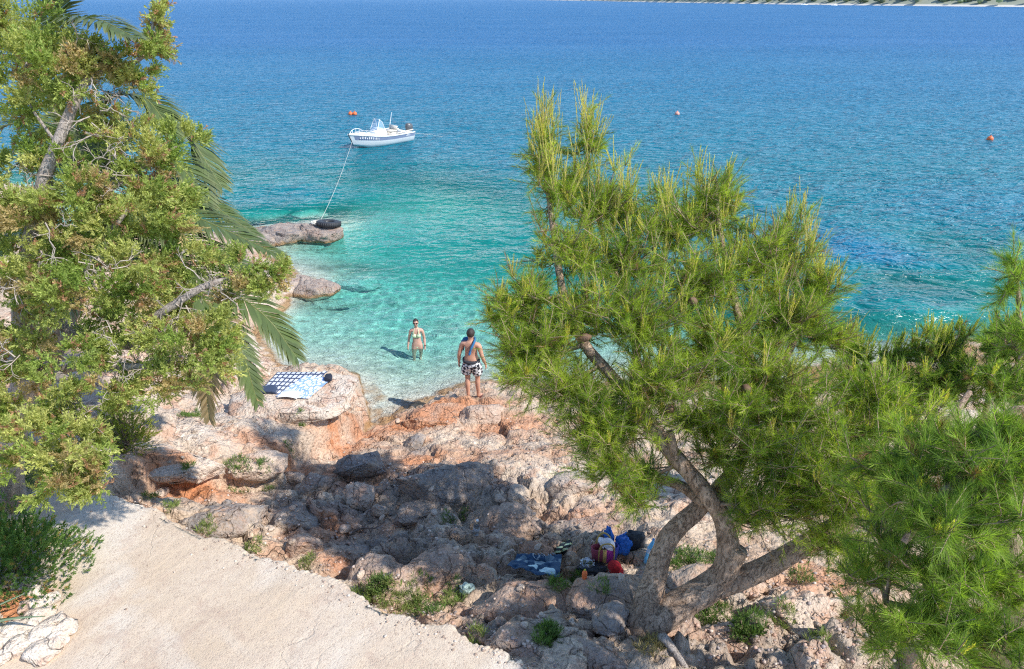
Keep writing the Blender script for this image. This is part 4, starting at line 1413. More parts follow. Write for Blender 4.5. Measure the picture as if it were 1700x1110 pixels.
JB = [  # px py depth rx ry rdepth sprays brown
    (30, 45, 6.4, 60, 40, .5, 150, .12), (115, 98, 6.2, 55, 30, .4, 130, .08), (35, 105, 6.2, 60, 45, .45, 140, .15), (100, 130, 6.1, 60, 30, .35, 110, .12), (30, 165, 6.2, 55, 26, .35, 90, .15), 
    (258, 38, 6.5, 16, 38, .15, 60, .15), (248, 80, 6.4, 42, 24, .25, 95, .25), (205, 108, 6.35, 36, 24, .25, 80, .6), (165, 128, 6.3, 45, 24, .25, 80, .5), (215, 148, 6.4, 34, 16, .2, 50, .5),
    (210, 225, 6.5, 62, 32, .35, 125, .25), (292, 245, 6.7, 42, 30, .3, 95, .12), (245, 262, 6.6, 60, 26, .3, 100, .3), (40, 245, 6.4, 50, 26, .3, 70, .15), (100, 262, 6.3, 40, 18, .25, 45, .15), (165, 195, 6.6, 40, 22, .25, 50, .4),
    (45, 335, 6.3, 65, 36, .4, 130, .35), (140, 318, 6.2, 65, 28, .35, 120, .2), (215, 325, 6.4, 70, 34, .4, 140, .12), (270, 312, 6.6, 48, 28, .3, 85, .25), (95, 365, 6.2, 90, 34, .4, 150, .3), (215, 372, 6.4, 80, 32, .4, 140, .18), (265, 345, 6.7, 50, 28, .3, 80, .15),
    (40, 410, 6.3, 60, 36, .4, 110, .2), (140, 425, 6.3, 75, 36, .4, 140, .25), (235, 432, 6.4, 75, 32, .4, 130, .2), (310, 425, 6.6, 48, 26, .3, 80, .15), (395, 445, 6.5, 32, 20, .25, 55, .5), (445, 450, 6.5, 24, 32, .25, 65, .3), (438, 488, 6.5, 26, 20, .2, 45, .3), (390, 490, 6.5, 32, 22, .25, 55, .3),
    (45, 480, 6.3, 60, 38, .4, 110, .25), (130, 490, 6.2, 75, 36, .4, 130, .15), (200, 480, 6.4, 60, 28, .35, 90, .15), (300, 530, 6.5, 50, 24, .3, 75, .3), (350, 545, 6.5, 46, 36, .35, 110, .1), (330, 590, 6.4, 56, 38, .4, 140, .08), (270, 560, 6.4, 55, 26, .3, 90, .2),
    (60, 560, 6.4, 70, 40, .4, 120, .2), (110, 585, 6.2, 70, 36, .4, 120, .1), (220, 585, 6.6, 60, 26, .3, 80, .15), (300, 640, 6.4, 56, 32, .35, 110, .08), (235, 640, 6.6, 50, 24, .3, 65, .15), (40, 640, 6.5, 55, 36, .4, 90, .1), (95, 650, 6.2, 50, 32, .3, 80, .1),
    (190, 650, 6.3, 40, 30, .3, 65, .3), (175, 690, 6.4, 35, 30, .3, 50, .3), (95, 710, 6.0, 55, 34, .35, 110, .04), (120, 755, 5.9, 70, 34, .35, 140, .05), (45, 720, 6.2, 45, 34, .3, 70, .08), (175, 795, 6.0, 36, 32, .25, 85, .12), (105, 800, 5.9, 55, 26, .3, 95, .08), (50, 775, 6.0, 40, 26, .3, 55, .06),
    (10, 290, 6.6, 50, 30, .3, 70, .2), (20, 380, 6.7, 50, 40, .3, 80, .2), (15, 510, 6.7, 50, 40, .3, 80, .2), (15, 600, 6.7, 40, 40, .3, 70, .1), (20, 690, 6.5, 40, 40, .3, 70, .1), (170, 380, 6.9, 70, 40, .3, 90, .15), (250, 500, 6.9, 60, 30, .3, 80, .15), (160, 540, 6.9, 70, 40, .3, 90, .15), (270, 480, 6.6, 50, 26, .3, 70, .2),
    (-30, 60, 6.4, 60, 60, .4, 90, .15), (-40, 300, 6.4, 50, 100, .4, 90, .2), (-40, 520, 6.4, 50, 120, .4, 90, .2), (20, 200, 6.8, 40, 30, .2, 20, .2), (-20, 690, 6.5, 40, 80, .4, 60, .1)]
B_, D_, L_, C_ = [], [], [], []
for (px, py, dep, rx, ry, rd, n, brown) in JB:
    c = AD(px, py, dep)
    # several small tufted heads inside each bough, so the outline stays broken
    nh = max(3, n // 11)
    hd = rand_in(nh, 2.6)
    hue = rng.random(nh)
    bro = rng.random(nh) < brown * .6
    for i in range(int(n * 2.1)):
        h = rng.integers(nh)
        q = hd[h] + rand_in(1, 2.0)[0] * .30
        p = c + q[0] * rx * dep / FOC * RT + q[1] * ry * dep / FOC * UP + q[2] * rd * FWD
        d = unit(q * np.array([1, 1, .8]) @ np.stack([RT, UP, FWD]) * .9 + np.array([.12, -.1, .45]) + rng.normal(0, .45, 3))
        B_.append(p); D_.append(d); L_.append(.075 + .09 * rng.random())
        g = np.array((.25, .345, .075)) * (1 - hue[h]) + np.array((.52, .52, .18)) * hue[h]
        if bro[h]:
            g = g * .35 + np.array((.52, .34, .21)) * .65
        if rng.random() < .06: g = np.array((.46, .26, .16))
        C_.append(g * (.82 + .36 * rng.random()))
sprays_part('crown', B_, D_, L_, 25, .035, .0112, C_, jun, JUN_LEAF, (.85, .55))
mb = MB()
st = []
for (a, b, dep, n) in ((150, 130, 6.2, 9), (170, 165, 6.3, 8), (185, 180, 6.35, 8), (140, 190, 6.2, 6), (150, 215, 6.2, 7), (190, 230, 6.3, 6), (150, 275, 6.25, 8), (175, 290, 6.3, 8), (60, 290, 6.2, 6), (50, 310, 6.2, 5), (340, 475, 6.35, 9), (300, 500, 6.35, 7), (370, 485, 6.4, 8), (270, 520, 6.4, 6),
                       (150, 608, 6.45, 8), (190, 612, 6.4, 9), (230, 612, 6.4, 8), (260, 612, 6.4, 6), (130, 690, 6.1, 7), (145, 745, 6.0, 8), (130, 440, 6.1, 8), (190, 455, 6.2, 6), (60, 470, 6.1, 7), (90, 380, 6.0, 6), (220, 560, 6.4, 6), (30, 590, 6.2, 6), (180, 560, 6.3, 6), (60, 470, 6.1, 5), (10, 480, 6.1, 6), (120, 100, 6.1, 4)):
    for _ in range((n + 1) // 2):
        st.append((AD(a, b, dep) + rng.normal(0, .035, 3), rng.normal(0, .6, 3) + np.array([.35, -.15, -.15])))
dead_twigs(st, 3, .17, mb, (.40, .34, .29))
tw = link('twigs', mesh_np('twigs', np.concatenate(mb.V) - jb, np.concatenate(mb.F4), np.concatenate(mb.C)), TWIG, jun)
tw['kind'] = 'stuff'

# dense yellow-green bush under the juniper
def bush(name, label, base, rx, ry, h, n, K, L, nl, nw, cols, lean=(0, 0, 0), stem_col=(.25, .18, .13), mt=None, droop=0.0, power=2.6):
    base = np.asarray(base, float)
    root = empty(name, base)
    tag(root, label, 'bush')
    d = unit(rng.normal(size=(n, 3)))
    d[:, 2] = np.abs(d[:, 2])
    r = rng.random((n, 1)) ** (1 / power)
    lump = 1 + .22 * fbm(d * 2.5 + base, 2)[:, None]
    P = base + d * r * lump * np.array([rx, ry, h]) + np.asarray(lean) * (r * h)
    D = d * .9 + np.asarray(lean) + rng.normal(0, .35, (n, 3)) + np.array([0, 0, .35])
    t = rng.random((n, 1))
    C = np.array(cols[0]) * (1 - t) + np.array(cols[1]) * t
    if len(cols) > 2:
        m = rng.random(n) < .07
        C[m] = cols[2]
    sprays_part('foliage', P, D, L * (.6 + .8 * rng.random(n)), K, nl, nw, C, root, mt or JUN_LEAF, (.7, .4), .16, droop)
    k = rng.integers(0, n, min(n, 60))
    A = base + rng.normal(0, .03, (len(k), 3)) * np.array([1, 1, 0])
    V, F, Cc = sticks(A, P[k], .012, .004, stem_col)
    s = link('stems', mesh_np('stems', V - base, F, Cc), TWIG, root)
    return root


g = ON(215, 745)
bush('evergreen_bush', 'dense yellow green bush beside the pale rock slab', g + (-.05, .05, -.05), .42, .40, .95, 900, 26, .09, .026, .009, [(.22, .26, .04), (.38, .40, .07)])
g = ON(35, 990)
bush('heather_bush', 'feathery green bush overhanging the path beside white edging stones', g + (-.35, .05, -.1), 1.05, .95, 1.1, 5200, 24, .085, .030, .0095, [(.075, .16, .04), (.20, .31, .075), (.40, .31, .10)], (.10, -.12, .1), droop=0.05)
g = ON(-10, 830)
bush('heather_bush', 'darker upper bush with brown sprigs behind the feathery one', g + (-.25, .1, -.1), .75, .6, .95, 900, 30, .14, .03, .007, [(.09, .17, .045), (.2, .28, .07), (.42, .28, .11)], (.1, 0, .1))

# ------------------------------------------------------------------ palm behind the juniper
pc = AD(165, 320, 9.2)
pb = np.array([pc[0] - 2.6, pc[1] + .4, gz(pc[0] - 2.6, pc[1] + .4) - .05])
palm = empty('palm_tree', pb)
tag(palm, 'date palm whose arching fronds droop out from behind the juniper', 'tree')
mb = MB()
zz = np.linspace(0, 1, 40)
tp = pb + (pc - pb) * zz[:, None] + np.stack([.08 * np.sin(zz * 3), 0 * zz, 0 * zz], 1)
mb.tube(tp - pb, .24 + .02 * (np.arange(40) % 2) - .05 * zz, 14, (.75, .7, .65))
mb.build('trunk', JUN_BARK, palm)


def frond(P, W=.55, nleaf=72, col=(.075, .12, .03), dry=.0, droop=.55):
    """an arching feather frond: midrib and two rows of leaflets"""
    Q = catmull(P, 10)
    mb = MB()
    n = len(Q)
    mb.tube(Q - pb, np.linspace(.022, .004, n), 5, (.20, .22, .07))
    T = unit(np.gradient(Q, axis=0))
    s = np.linspace(.10, .995, nleaf)
    for sg in (-1, 1):
        for t in s:
            x = t * (n - 1)
            i = int(min(n - 2, x))
            f = x - i
            p = Q[i] * (1 - f) + Q[i + 1] * f
            tg = unit(T[i] * (1 - f) + T[i + 1] * f)
            up = np.array([0, 0, 1.0])
            sd = unit(np.cross(tg, up)) * sg
            nrm = np.cross(sd * sg, tg)
            l = W * (math.sin(math.pi * min(1, t * .82 + .14)) ** .7) * (.85 + .3 * rng.random())
            d = unit(sd * .78 + tg * (.55 + .5 * t) + nrm * .22 + rng.normal(0, .07, 3))
            m = p + d * l * .5 - np.array([0, 0, droop * l * .10])
            e = p + d * l * .95 - np.array([0, 0, droop * l * .50])
            w = .022
            wv_ = unit(np.cross(d, nrm)) * w
            k = rng.random()
            c = np.array(col) * (.75 + .5 * k)
            if rng.random() < dry: c = np.array((.34, .24, .12)) * (.7 + .5 * k)
            tipc = c * .7 + np.array((.40, .36, .2)) * .3
            V = np.array([p - wv_ * .5, p + wv_ * .5, m + wv_, m - wv_, e]) - pb
            b = mb.n
            mb.V.append(V); mb.C.append(np.array([c, c, c, c, tipc])); mb.F4.append(np.array([[0, 1, 2, 3]]) + b); mb.F3.append(np.array([[3, 2, 4]]) + b)
            mb.n += 5
    return mb.build('frond', PALM_LEAF, palm, False)


FR = [  # mid and tip of each frond: px, py, depth
    ([(70, 130, 8.2), (95, 55, 6.9), (150, 30, 6.2), (225, 62, 5.9)], .0, .50), ([(60, 130, 8.8), (90, 30, 8.3), (120, -30, 8)], 0, .6), ([(120, 170, 8.9), (170, 112, 8.6), (215, 130, 8.3)], .0, .55),
    ([(170, 180, 9.0), (235, 160, 8.9), (290, 225, 8.8)], .0, .62), ([(215, 215, 9.2), (300, 215, 9.4), (368, 310, 9.5)], 0, .66), ([(200, 250, 9.0), (285, 262, 9.0), (345, 340, 9.0)], 0, .62), ([(235, 300, 9.3), (320, 320, 9.4), (425, 390, 9.5)], 0, .62),
    ([(235, 330, 8.9), (330, 362, 8.7), (468, 425, 8.6)], .0, .62), ([(225, 350, 8.7), (310, 398, 8.4), (415, 445, 8.2)], .0, .58), ([(235, 390, 8.6), (330, 450, 8.3), (435, 520, 8.2), (492, 592, 8.3)], .0, .6),
    ([(230, 410, 8.4), (320, 480, 8.0), (390, 560, 7.9), (428, 668, 8.1)], .05, .42), ([(220, 420, 8.5), (290, 500, 8.2), (335, 590, 8.1), (348, 695, 8.3)], .55, .48), ([(100, 230, 9.6), (40, 200, 9.8), (-30, 230, 9.8)], 0, .6), ([(110, 270, 9.6), (60, 250, 10), (0, 300, 10)], 0, .6),
    ([(120, 330, 8.8), (60, 340, 8.4), (0, 420, 8.2)], 0, .6), ([(150, 380, 8.6), (120, 450, 8.2), (100, 540, 8.2)], 0, .6), ([(165, 250, 9.6), (180, 200, 10.2), (210, 230, 10.8)], 0, .6), ([(200, 290, 9.8), (260, 270, 10.4), (330, 350, 10.8)], 0, .6)]
for pts, dry, W in FR:
    frond([pc] + [AD(*q) for q in pts], W, 74, (.095, .135, .04) if dry < .3 else (.2, .15, .07), dry)

# ------------------------------------------------------------------ the motor boat and its moorings
WHITE = simple('white_gelcoat', (.78, .78, .76), .25, .05, 3.0, Coat_Weight=.3)
NAVY = simple('navy_paint', (.22, .26, .37), .3, .15, 3.0, Coat_Weight=.3)
CREAM = simple('cream_vinyl', (.62, .58, .50), .55, .1, 6.0)
DARK = simple('dark_rubber', (.03, .032, .036), .6, .25, 9.0, .002)
GREYM = simple('grey_metal', (.30, .31, .33), .35, .1, 6.0, Metallic=.6)
ORANGE = simple('orange_plastic', (.75, .17, .05), .45, .2, 5.0)
ROPE = simple('pale_rope', (.62, .60, .52), .8, .15, 40.0)


def glass_mat():
    t = NT('clear_plastic')
    g = t.n('BsdfGlossy', None, Color=(1, 1, 1), Roughness=.05).outputs[0]
    tr = t.n('BsdfTransparent', None, Color=(.80, .86, .90)).outputs[0]
    return t.done(t.n('MixShader', None, i0=.22, i1=tr, i2=g).outputs[0])


GLASS = glass_mat()
bow = AT(588, 246, 0)
stern = AT(676, 231, 0)
bdir = (bow - stern)[:2]
blen = float(np.linalg.norm(bdir))
brz = math.atan2(bdir[1], bdir[0])
bc = (bow + stern) / 2
boat = empty('motor_boat', (bc[0], bc[1], 0), brz)
tag(boat, 'white open motor boat with a navy stripe moored off the cove', 'boat')
HL = blen / 2
stn = np.linspace(-1, 1, 25)


def hb(s):      # half beam
    return 1.02 * (1 - max(0, (s - .05) / .98) ** 2.3) * (1 - .10 * max(0, -s) ** 2)


def hs(s):      # sheer height
    return .60 + .30 * max(0, (s + .2) / 1.2) ** 1.6


def sect(s, f):
    """point on the half section at girth f 0 keel .. 1 sheer"""
    B, S = hb(s), hs(s)
    k = -.22 + .50 * max(0, (s - .45) / .55) ** 2
    pts = np.array([(0, k), (B * .55, k + .10 + .05 * max(0, s)), (B * .80, .06 + .10 * max(0, s)), (B * .94, S * .55), (B * 1.0, S)])
    t = np.array([0, .3, .5, .75, 1.0])
    return np.interp(f, t, pts[:, 0]), np.interp(f, t, pts[:, 1])


def rake(s, z):
    return s * HL + max(0, s) ** 4 * .42 * (z - .1)


def hull_part(f0, f1, out, name, mt, sides=(-1, 1), nf=7, s0=-1, s1=1):
    mb = MB()
    for sg in sides:
        rows = []
        for s in np.linspace(s0, s1, 29):
            row = []
            for f in np.linspace(f0, f1, nf):
                y, z = sect(s, f)
                row.append((rake(s, z), sg * (y + out), z))
            rows.append(np.array(row))
        mb.loft(rows if sg > 0 else rows[::-1], closed=False)
    if name == 'hull':      # transom
        ring = [(-HL, *sect(-1, f)) for f in np.linspace(0, 1, 9)]
        P = np.array([(x, y, z) for x, y, z in ring] + [(x, -y, z) for x, y, z in ring[::-1]])
        mb.add(np.vstack([P, P.mean(0)]), [(i, (i + 1) % len(P), len(P)) for i in range(len(P))])
    return mb.build(name, mt, boat)


hull = hull_part(0, 1, 0, 'hull', WHITE, nf=11)
stripe = hull_part(.80, .97, .008, 'side_stripe', NAVY, nf=4, s0=-.99, s1=.93)
# gunwale, decks and cockpit
mb = MB()
for sg in (-1, 1):
    mb.tube([(rake(s, hs(s)), sg * (hb(s) - .01), hs(s) + .01) for s in np.linspace(-1, .995, 30)], .045, 6)
mb.build('gunwale', WHITE, boat)
mb = MB()
rows = []
for s in np.linspace(.30, .985, 16):
    B, S = hb(s), hs(s)
    rows.append(np.array([(rake(s, S), y * B * .97, S + .03 + .07 * (1 - y * y)) for y in np.linspace(-1, 1, 9)]))
mb.loft(rows, closed=False)
B, S = hb(.30), hs(.30)
mb.loft([np.array([(.30 * HL, y * B * .97, S + .03 + .07 * (1 - y * y)) for y in np.linspace(-1, 1, 9)]), np.array([(.30 * HL, y * B * .8, .22) for y in np.linspace(-1, 1, 9)])], closed=False)
mb.build('foredeck', WHITE, boat)
mb = MB()
rows = [np.array([(s * HL, y * hb(s) * .86, .22) for y in np.linspace(-1, 1, 5)]) for s in np.linspace(-.97, .32, 12)]
mb.loft(rows, closed=False)
for sg in (-1, 1):
    mb.loft([np.array([(s * HL, sg * hb(s) * .86, .22), (s * HL, sg * hb(s) * .92, hs(s)), (s * HL, sg * hb(s), hs(s) + .02)]) for s in np.linspace(-.99, .32, 12)], closed=False)
mb.build('cockpit', CREAM, boat)
mb = MB()
mb.box((-HL * .97, -.8, .22), (-HL * .80, .8, .60))
mb.build('stern_bench', WHITE, boat)
mb = MB()
rr = lambda x, z, w: np.array([(x - .02, -w, z), (x + .02, -w, z), (x + .02, w, z), (x - .02, w, z)])
mb.loft([np.array([(x0, -w, z), (x1, -w, z), (x1, w, z), (x0, w, z)]) for x0, x1, w, z in ((-.25, .55, .40, .22), (-.25, .60, .40, .70), (-.15, .50, .38, .98), (-.05, .35, .34, 1.04))])
con = mb.build('console', WHITE, boat, False)
mb = MB()
a0 = [(.50, -.38, 1.0), (.50, .38, 1.0), (.22, .30, 1.62), (.22, -.30, 1.62)]
mb.add(a0, [(0, 1, 2, 3)])
for sg in (-1, 1):
    mb.add([(.50, sg * .38, 1.0), (-.05, sg * .42, 1.02), (.06, sg * .36, 1.45), (.22, sg * .30, 1.62)], [(0, 1, 2, 3)])
ws = mb.build('windscreen', GLASS, boat, False)
mb = MB()
mb.tube([(.50, -.38, 1.0), (.22, -.30, 1.62), (.22, .30, 1.62), (.50, .38, 1.0)], .022, 6)
for sg in (-1, 1):
    mb.tube([(.22, sg * .30, 1.62), (.06, sg * .36, 1.45), (-.05, sg * .42, 1.02)], .018, 6)
fr_ = mb.build('frame', WHITE, boat)
fr_.parent = ws
mb = MB()
mb.box((-1.0, -.40, .22), (-.55, .40, .72))
mb.box((-1.02, -.42, .724), (-.52, .42, .82))
mb.box((-1.10, -.40, .73), (-1.03, .40, 1.08))
mb.build('helm_seat', CREAM, boat, False)
mb = MB()
rail = [(rake(s, hs(s)), -(hb(s) - .06), hs(s) + .06 + .26 * math.sin(math.pi * min(1, max(0, (s - .35) / .58))) ** .5) for s in np.linspace(.36, .93, 12)]
rail2 = [(x, -y, z) for x, y, z in rail]
mb.tube(rail, .018, 6)
mb.tube(rail2, .018, 6)
for r_ in (rail, rail2):
    for i in (3, 6, 9):
        x, y, z = r_[i]
        mb.tube([(x, y, z), (x, y * 1.02, hs(x / HL) - .02)], .015, 5)
mb.build('bow_rail', WHITE, boat)
mb = MB()
mb.loft([np.array([(-HL - .05 + dx, 0, z) for _ in range(1)]) + np.stack([np.cos(np.linspace(0, 2 * math.pi, 12, endpoint=False)) * rx, np.sin(np.linspace(0, 2 * math.pi, 12, endpoint=False)) * ry, np.zeros(12)], 1)
         for dx, z, rx, ry in ((-.15, .45, .16, .12), (-.17, .62, .26, .19), (-.18, .85, .30, .21), (-.16, 1.0, .25, .18), (-.13, 1.07, .12, .09))], (1, 1, 1))
eng = mb.build('outboard_motor', simple('grey_cowling', (.10, .105, .11), .35, .1, 5.0), boat)
mb = MB()
mb.box((-HL - .30, -.06, -.45), (-HL - .12, .06, .47))
lg = mb.build('drive_leg', GREYM, boat)
lg.parent = eng
mb = MB()
mb.tube([(-HL * .62, -.88, .62), (-HL * .80, -.96, 1.75)], [.03, .014], 6)
mb.build('antenna', WHITE, boat)
mb = MB()
mb.tube([(-HL * .30, -.9, .70), (-HL * .95, -.85, .78)], .045, 6)
mb.tube([(-HL * .30, .9, .70), (-HL * .95, .85, .78)], .045, 6)
mb.build('side_cushion', CREAM, boat)
# lettering strokes on the stripe (too small to read in the photo)
mb = MB()
for sg in (-1, 1):
    for (sa, n, w, fz) in ((.52, 7, .075, .86), (.36, 5, .06, .85), (-.80, 4, .07, .86)):
        for i in range(n):
            s = sa + i * w * 1.45 / HL
            y, z = sect(s, fz)
            y2, z2 = sect(s, fz + .10)
            x = rake(s, z)
            e = .016
            hgt = 1.0 if i % 3 else .6
            mb.add([(x, sg * (y + e), z), (x + w, sg * (y + e - .004), z), (x + w * .85, sg * (y2 + e - .004), z + (z2 - z) * hgt), (x + w * .1, sg * (y2 + e), z + (z2 - z) * hgt)], [(0, 1, 2, 3) if sg > 0 else (3, 2, 1, 0)])
let = mb.build('lettering', WHITE, boat, False)
let.parent = stripe

bowW = Matrix.Rotation(brz, 4, 'Z') @ Vector((HL + .05, 0, .55)) + Vector((bc[0], bc[1], 0))
rk = SEE(530, 372)
if rk[1] > 31: rk = AT(530, 372, .5)
mid = np.array(bowW) * .5 + rk * .5
mid[2] = .28
q1 = np.array(bowW) * .82 + rk * .18; q1[2] = .42
q2 = np.array(bowW) * .2 + rk * .8; q2[2] = max(.3, rk[2] * .75)
mb = MB()
mb.tube(catmull([np.array(bowW), q1, mid, q2, rk + (0, 0, .05)], 8), .009, 5)
o = mb.build('mooring_rope', ROPE)
tag(o, 'pale mooring rope running from the boat bow to the jetty rock', 'rope')
sW = Matrix.Rotation(brz, 4, 'Z') @ Vector((-HL, 0, .45)) + Vector((bc[0], bc[1], 0))
e_ = AT(745, 226, .0)
mb = MB()
mb.tube(catmull([np.array(sW), (np.array(sW) + e_) / 2 + (0, 0, .0), e_ + (0, 0, -.1)], 8), .008, 5)
o = mb.build('stern_rope', ROPE)
tag(o, 'thin stern rope slanting into the water behind the boat', 'rope')
mb = MB()
for k in range(3):
    a = np.linspace(0, 2 * math.pi, 26)
    mb.tube(np.stack([np.cos(a) * (.22 + .05 * k), np.sin(a) * (.20 + .04 * k), .03 + .03 * k + 0 * a], 1), .022, 5)
o = mb.build('rope_coil', ROPE)
o.location = tuple(rk)
tag(o, 'loose coil of pale rope on the jetty rock beside the tyre', 'rope')


def buoy(label, px, py, r, n=1, col=ORANGE):
    p = AT(px, py, 0)
    root = empty('mooring_buoy', p)
    tag(root, label, 'buoy', 'mooring buoys')
    for i in range(n):
        mb = MB()
        mb.ball((i * r * 1.9, 0, r * .35), (r, r, r * .95))
        mb.tube([(i * r * 1.9, 0, r * 1.1), (i * r * 1.9, 0, r * 1.55)], r * .22, 8)
        mb.build('float', col, root)


buoy('pair of orange buoys floating behind the white boat', 582, 190, .19, 2)
buoy('small lone buoy in open water above the pine crown', 1124, 190, .20, 1, simple('faded_buoy', (.72, .33, .25), .5, .2))
buoy('orange buoy floating near the right edge', 1643, 232, .21, 1)

# old tyre lying on the jetty rock
tb = SEE(546, 375)
if tb[1] > 31: tb = AT(546, 375, .5)
t_ = empty('tyre', tb)
tag(t_, 'old black tyre lying on the tip of the jetty rock', 'tyre')
mb = MB()
prof = []
for a in np.linspace(0, 2 * math.pi, 16, endpoint=False):
    cr, cz_ = math.cos(a), math.sin(a)
    prof.append((.50 + .20 * np.sign(cr) * abs(cr) ** .6, .16 + .15 * np.sign(cz_) * abs(cz_) ** .55))
rings = []
for u in np.linspace(0, 2 * math.pi, 41):
    rings.append(np.array([(math.cos(u) * r_, math.sin(u) * r_, z) for r_, z in prof]))
mb.loft(rings, cap=False)
mb.build('casing', DARK, t_)
mb = MB()
for k in range(36):
    u = k / 36 * 2 * math.pi
    M = Matrix.Rotation(u, 4, 'Z') @ Matrix.Translation((.70, 0, .16))
    mb.box((-.01, -.03, -.11), (.008, .03, .11), M=M)
mb.build('tread', DARK, t_, False)
t_.rotation_euler = (-.10, .10, .3)
t_.scale = (.70, .70, .70)

# ------------------------------------------------------------------ far coast
mb = MB()
cst = [AT(-900, 1, 0)]
P0 = np.array([(-1500, 4200), (-300, 3400), (150, 2300), (260, 1500), (380, 1000), (560, 720), (900, 560), (1600, 480)], float)
C0 = catmull(np.column_stack([P0, 0 * P0[:, 0]]), 14)
rows = []
for d, h in ((0, -.2), (3, .9), (8, 2.0), (14, 4), (24, 8), (45, 12), (90, 18), (180, 24), (320, 16)):
    q = C0.copy()
    q[:, 1] += d
    q[:, 0] += d * .35
    q[:, 2] = h * (1 + .35 * fbm(np.stack([q[:, 0] / 60, q[:, 1] / 60, 0 * q[:, 0]], 1), 4)) if h > 1.5 else h
    rows.append(q)
k = len(C0)
V = np.concatenate(rows)
I = np.arange(len(rows) * k).reshape(len(rows), k)
F = np.stack([I[:-1, :-1].ravel(), I[:-1, 1:].ravel(), I[1:, 1:].ravel(), I[1:, :-1].ravel()], 1)
t = NT('coast')
p = t.pos()
zc = t.n('SeparateXYZ', None, Vector=p).outputs[2]
c = t.mix(t.noise(p, .08, 6, .7), (.22, .25, .18), (.34, .35, .27))  # pale grey-greens: distance haze put into the land's colour
c = t.mix(t.ramp(t.math('DIVIDE', zc, 10.0), [(.12, 1), (.22, 0)]), c, (.62, .57, .50))
coast = link('far_coast', mesh_np('far_coast', V, F), t.done(t.bsdf(c, .9)))
tag(coast, 'low wooded coast with a pale shoreline on the horizon', None, None, 'structure')
# the wood on it: one mass of crowns
idx_ = rng.integers(0, k, 2600)
rw = rng.random(2600)
TP = []
for i, u in zip(idx_, rw):
    r0 = 3 + u * 3.0
    a = int(r0)
    f = r0 - a
    TP.append(rows[a][i] * (1 - f) + rows[a + 1][i] * f)
TP = np.array(TP) + rng.normal(0, 6, (2600, 3)) * np.array([1, .3, 0])
V0, F0 = ico(1)
sz = rng.uniform(2.0, 3.8, 2600)
VV = (TP[:, None] + V0[None] * sz[:, None, None] * (1 + .25 * rng.normal(size=(2600, len(V0), 1))) * np.array([1, 1, .9]) + np.array([0, 0, 2.0])).reshape(-1, 3)
FF = (F0[None] + (np.arange(2600) * len(V0))[:, None, None]).reshape(-1, 3)
cc = np.array((.26, .31, .19)) * (.7 + .8 * rng.random((2600, 1)))  # crowns lightened: haze painted in, offsetting their own shadowing
wood = link('woods', mesh_np('woods', VV, FF, np.repeat(cc, len(V0), 0)), GRASS_LEAF, None, False)
tag(wood, 'far wood covering the low coast on the horizon', None, None, 'stuff')
for x, y, s, lab in ((1335, 8, .8, 'tiny white sailing yacht anchored under the far wooded coast'), (1385, 9, .7, 'second tiny yacht with a bare mast beside the far yacht')):
    p = AT(x, y, 0)
    yt = empty('yacht', p)
    tag(yt, lab, 'boat', 'yachts under the far coast')
    mb = MB()
    mb.loft([np.array([(u * 5.5 * s, -w * s, 1.1 * s), (u * 5.2 * s, -w * .6 * s, -.3), (u * 5.2 * s, w * .6 * s, -.3), (u * 5.5 * s, w * s, 1.1 * s)]) for u, w in ((-1, 1.2), (-.4, 1.6), (.3, 1.5), (.8, .7), (1, .05))])
    mb.build('hull', WHITE, yt)
    mb = MB()
    mb.box((-2.2 * s, -.9 * s, 1.1 * s), (1.5 * s, .9 * s, 1.8 * s))
    mb.build('cabin', WHITE, yt, False)
    mb = MB()
    mb.tube([(.6 * s, 0, 1), (.6 * s, 0, 11 * s)], .1, 6)
    mb.build('mast', WHITE, yt)

# ------------------------------------------------------------------ people
def skin_mesh(name, J, E, root, subsurf=2):
    """one continuous surface grown round a skeleton: J name -> (x, y, z, rx, ry)"""
    names = list(J)
    ix = {n: i for i, n in enumerate(names)}
    me = bpy.data.meshes.new(name + '_skeleton')
    me.from_pydata([J[n][:3] for n in names], [(ix[a], ix[b]) for a, b in E], [])
    o = bpy.data.objects.new(name + '_skeleton', me)
    COL.objects.link(o)
    md = o.modifiers.new('skin', 'SKIN')
    md.use_smooth_shade = True
    for i, n in enumerate(names):
        sv = me.skin_vertices[0].data[i]
        r = J[n]
        sv.radius = (r[3], r[4] if len(r) > 4 else r[3])
        sv.use_root = (n == root)
    sb = o.modifiers.new('sub', 'SUBSURF')
    sb.levels = sb.render_levels = subsurf
    bpy.context.view_layer.update()
    dg = bpy.context.evaluated_depsgraph_get()
    out = bpy.data.meshes.new_from_object(o.evaluated_get(dg))
    out.name = name
    bpy.data.objects.remove(o)
    bpy.data.meshes.remove(me)
    out.materials.clear()
    return out


def chain(*n):
    return [(n[i], n[i + 1]) for i in range(len(n) - 1)]


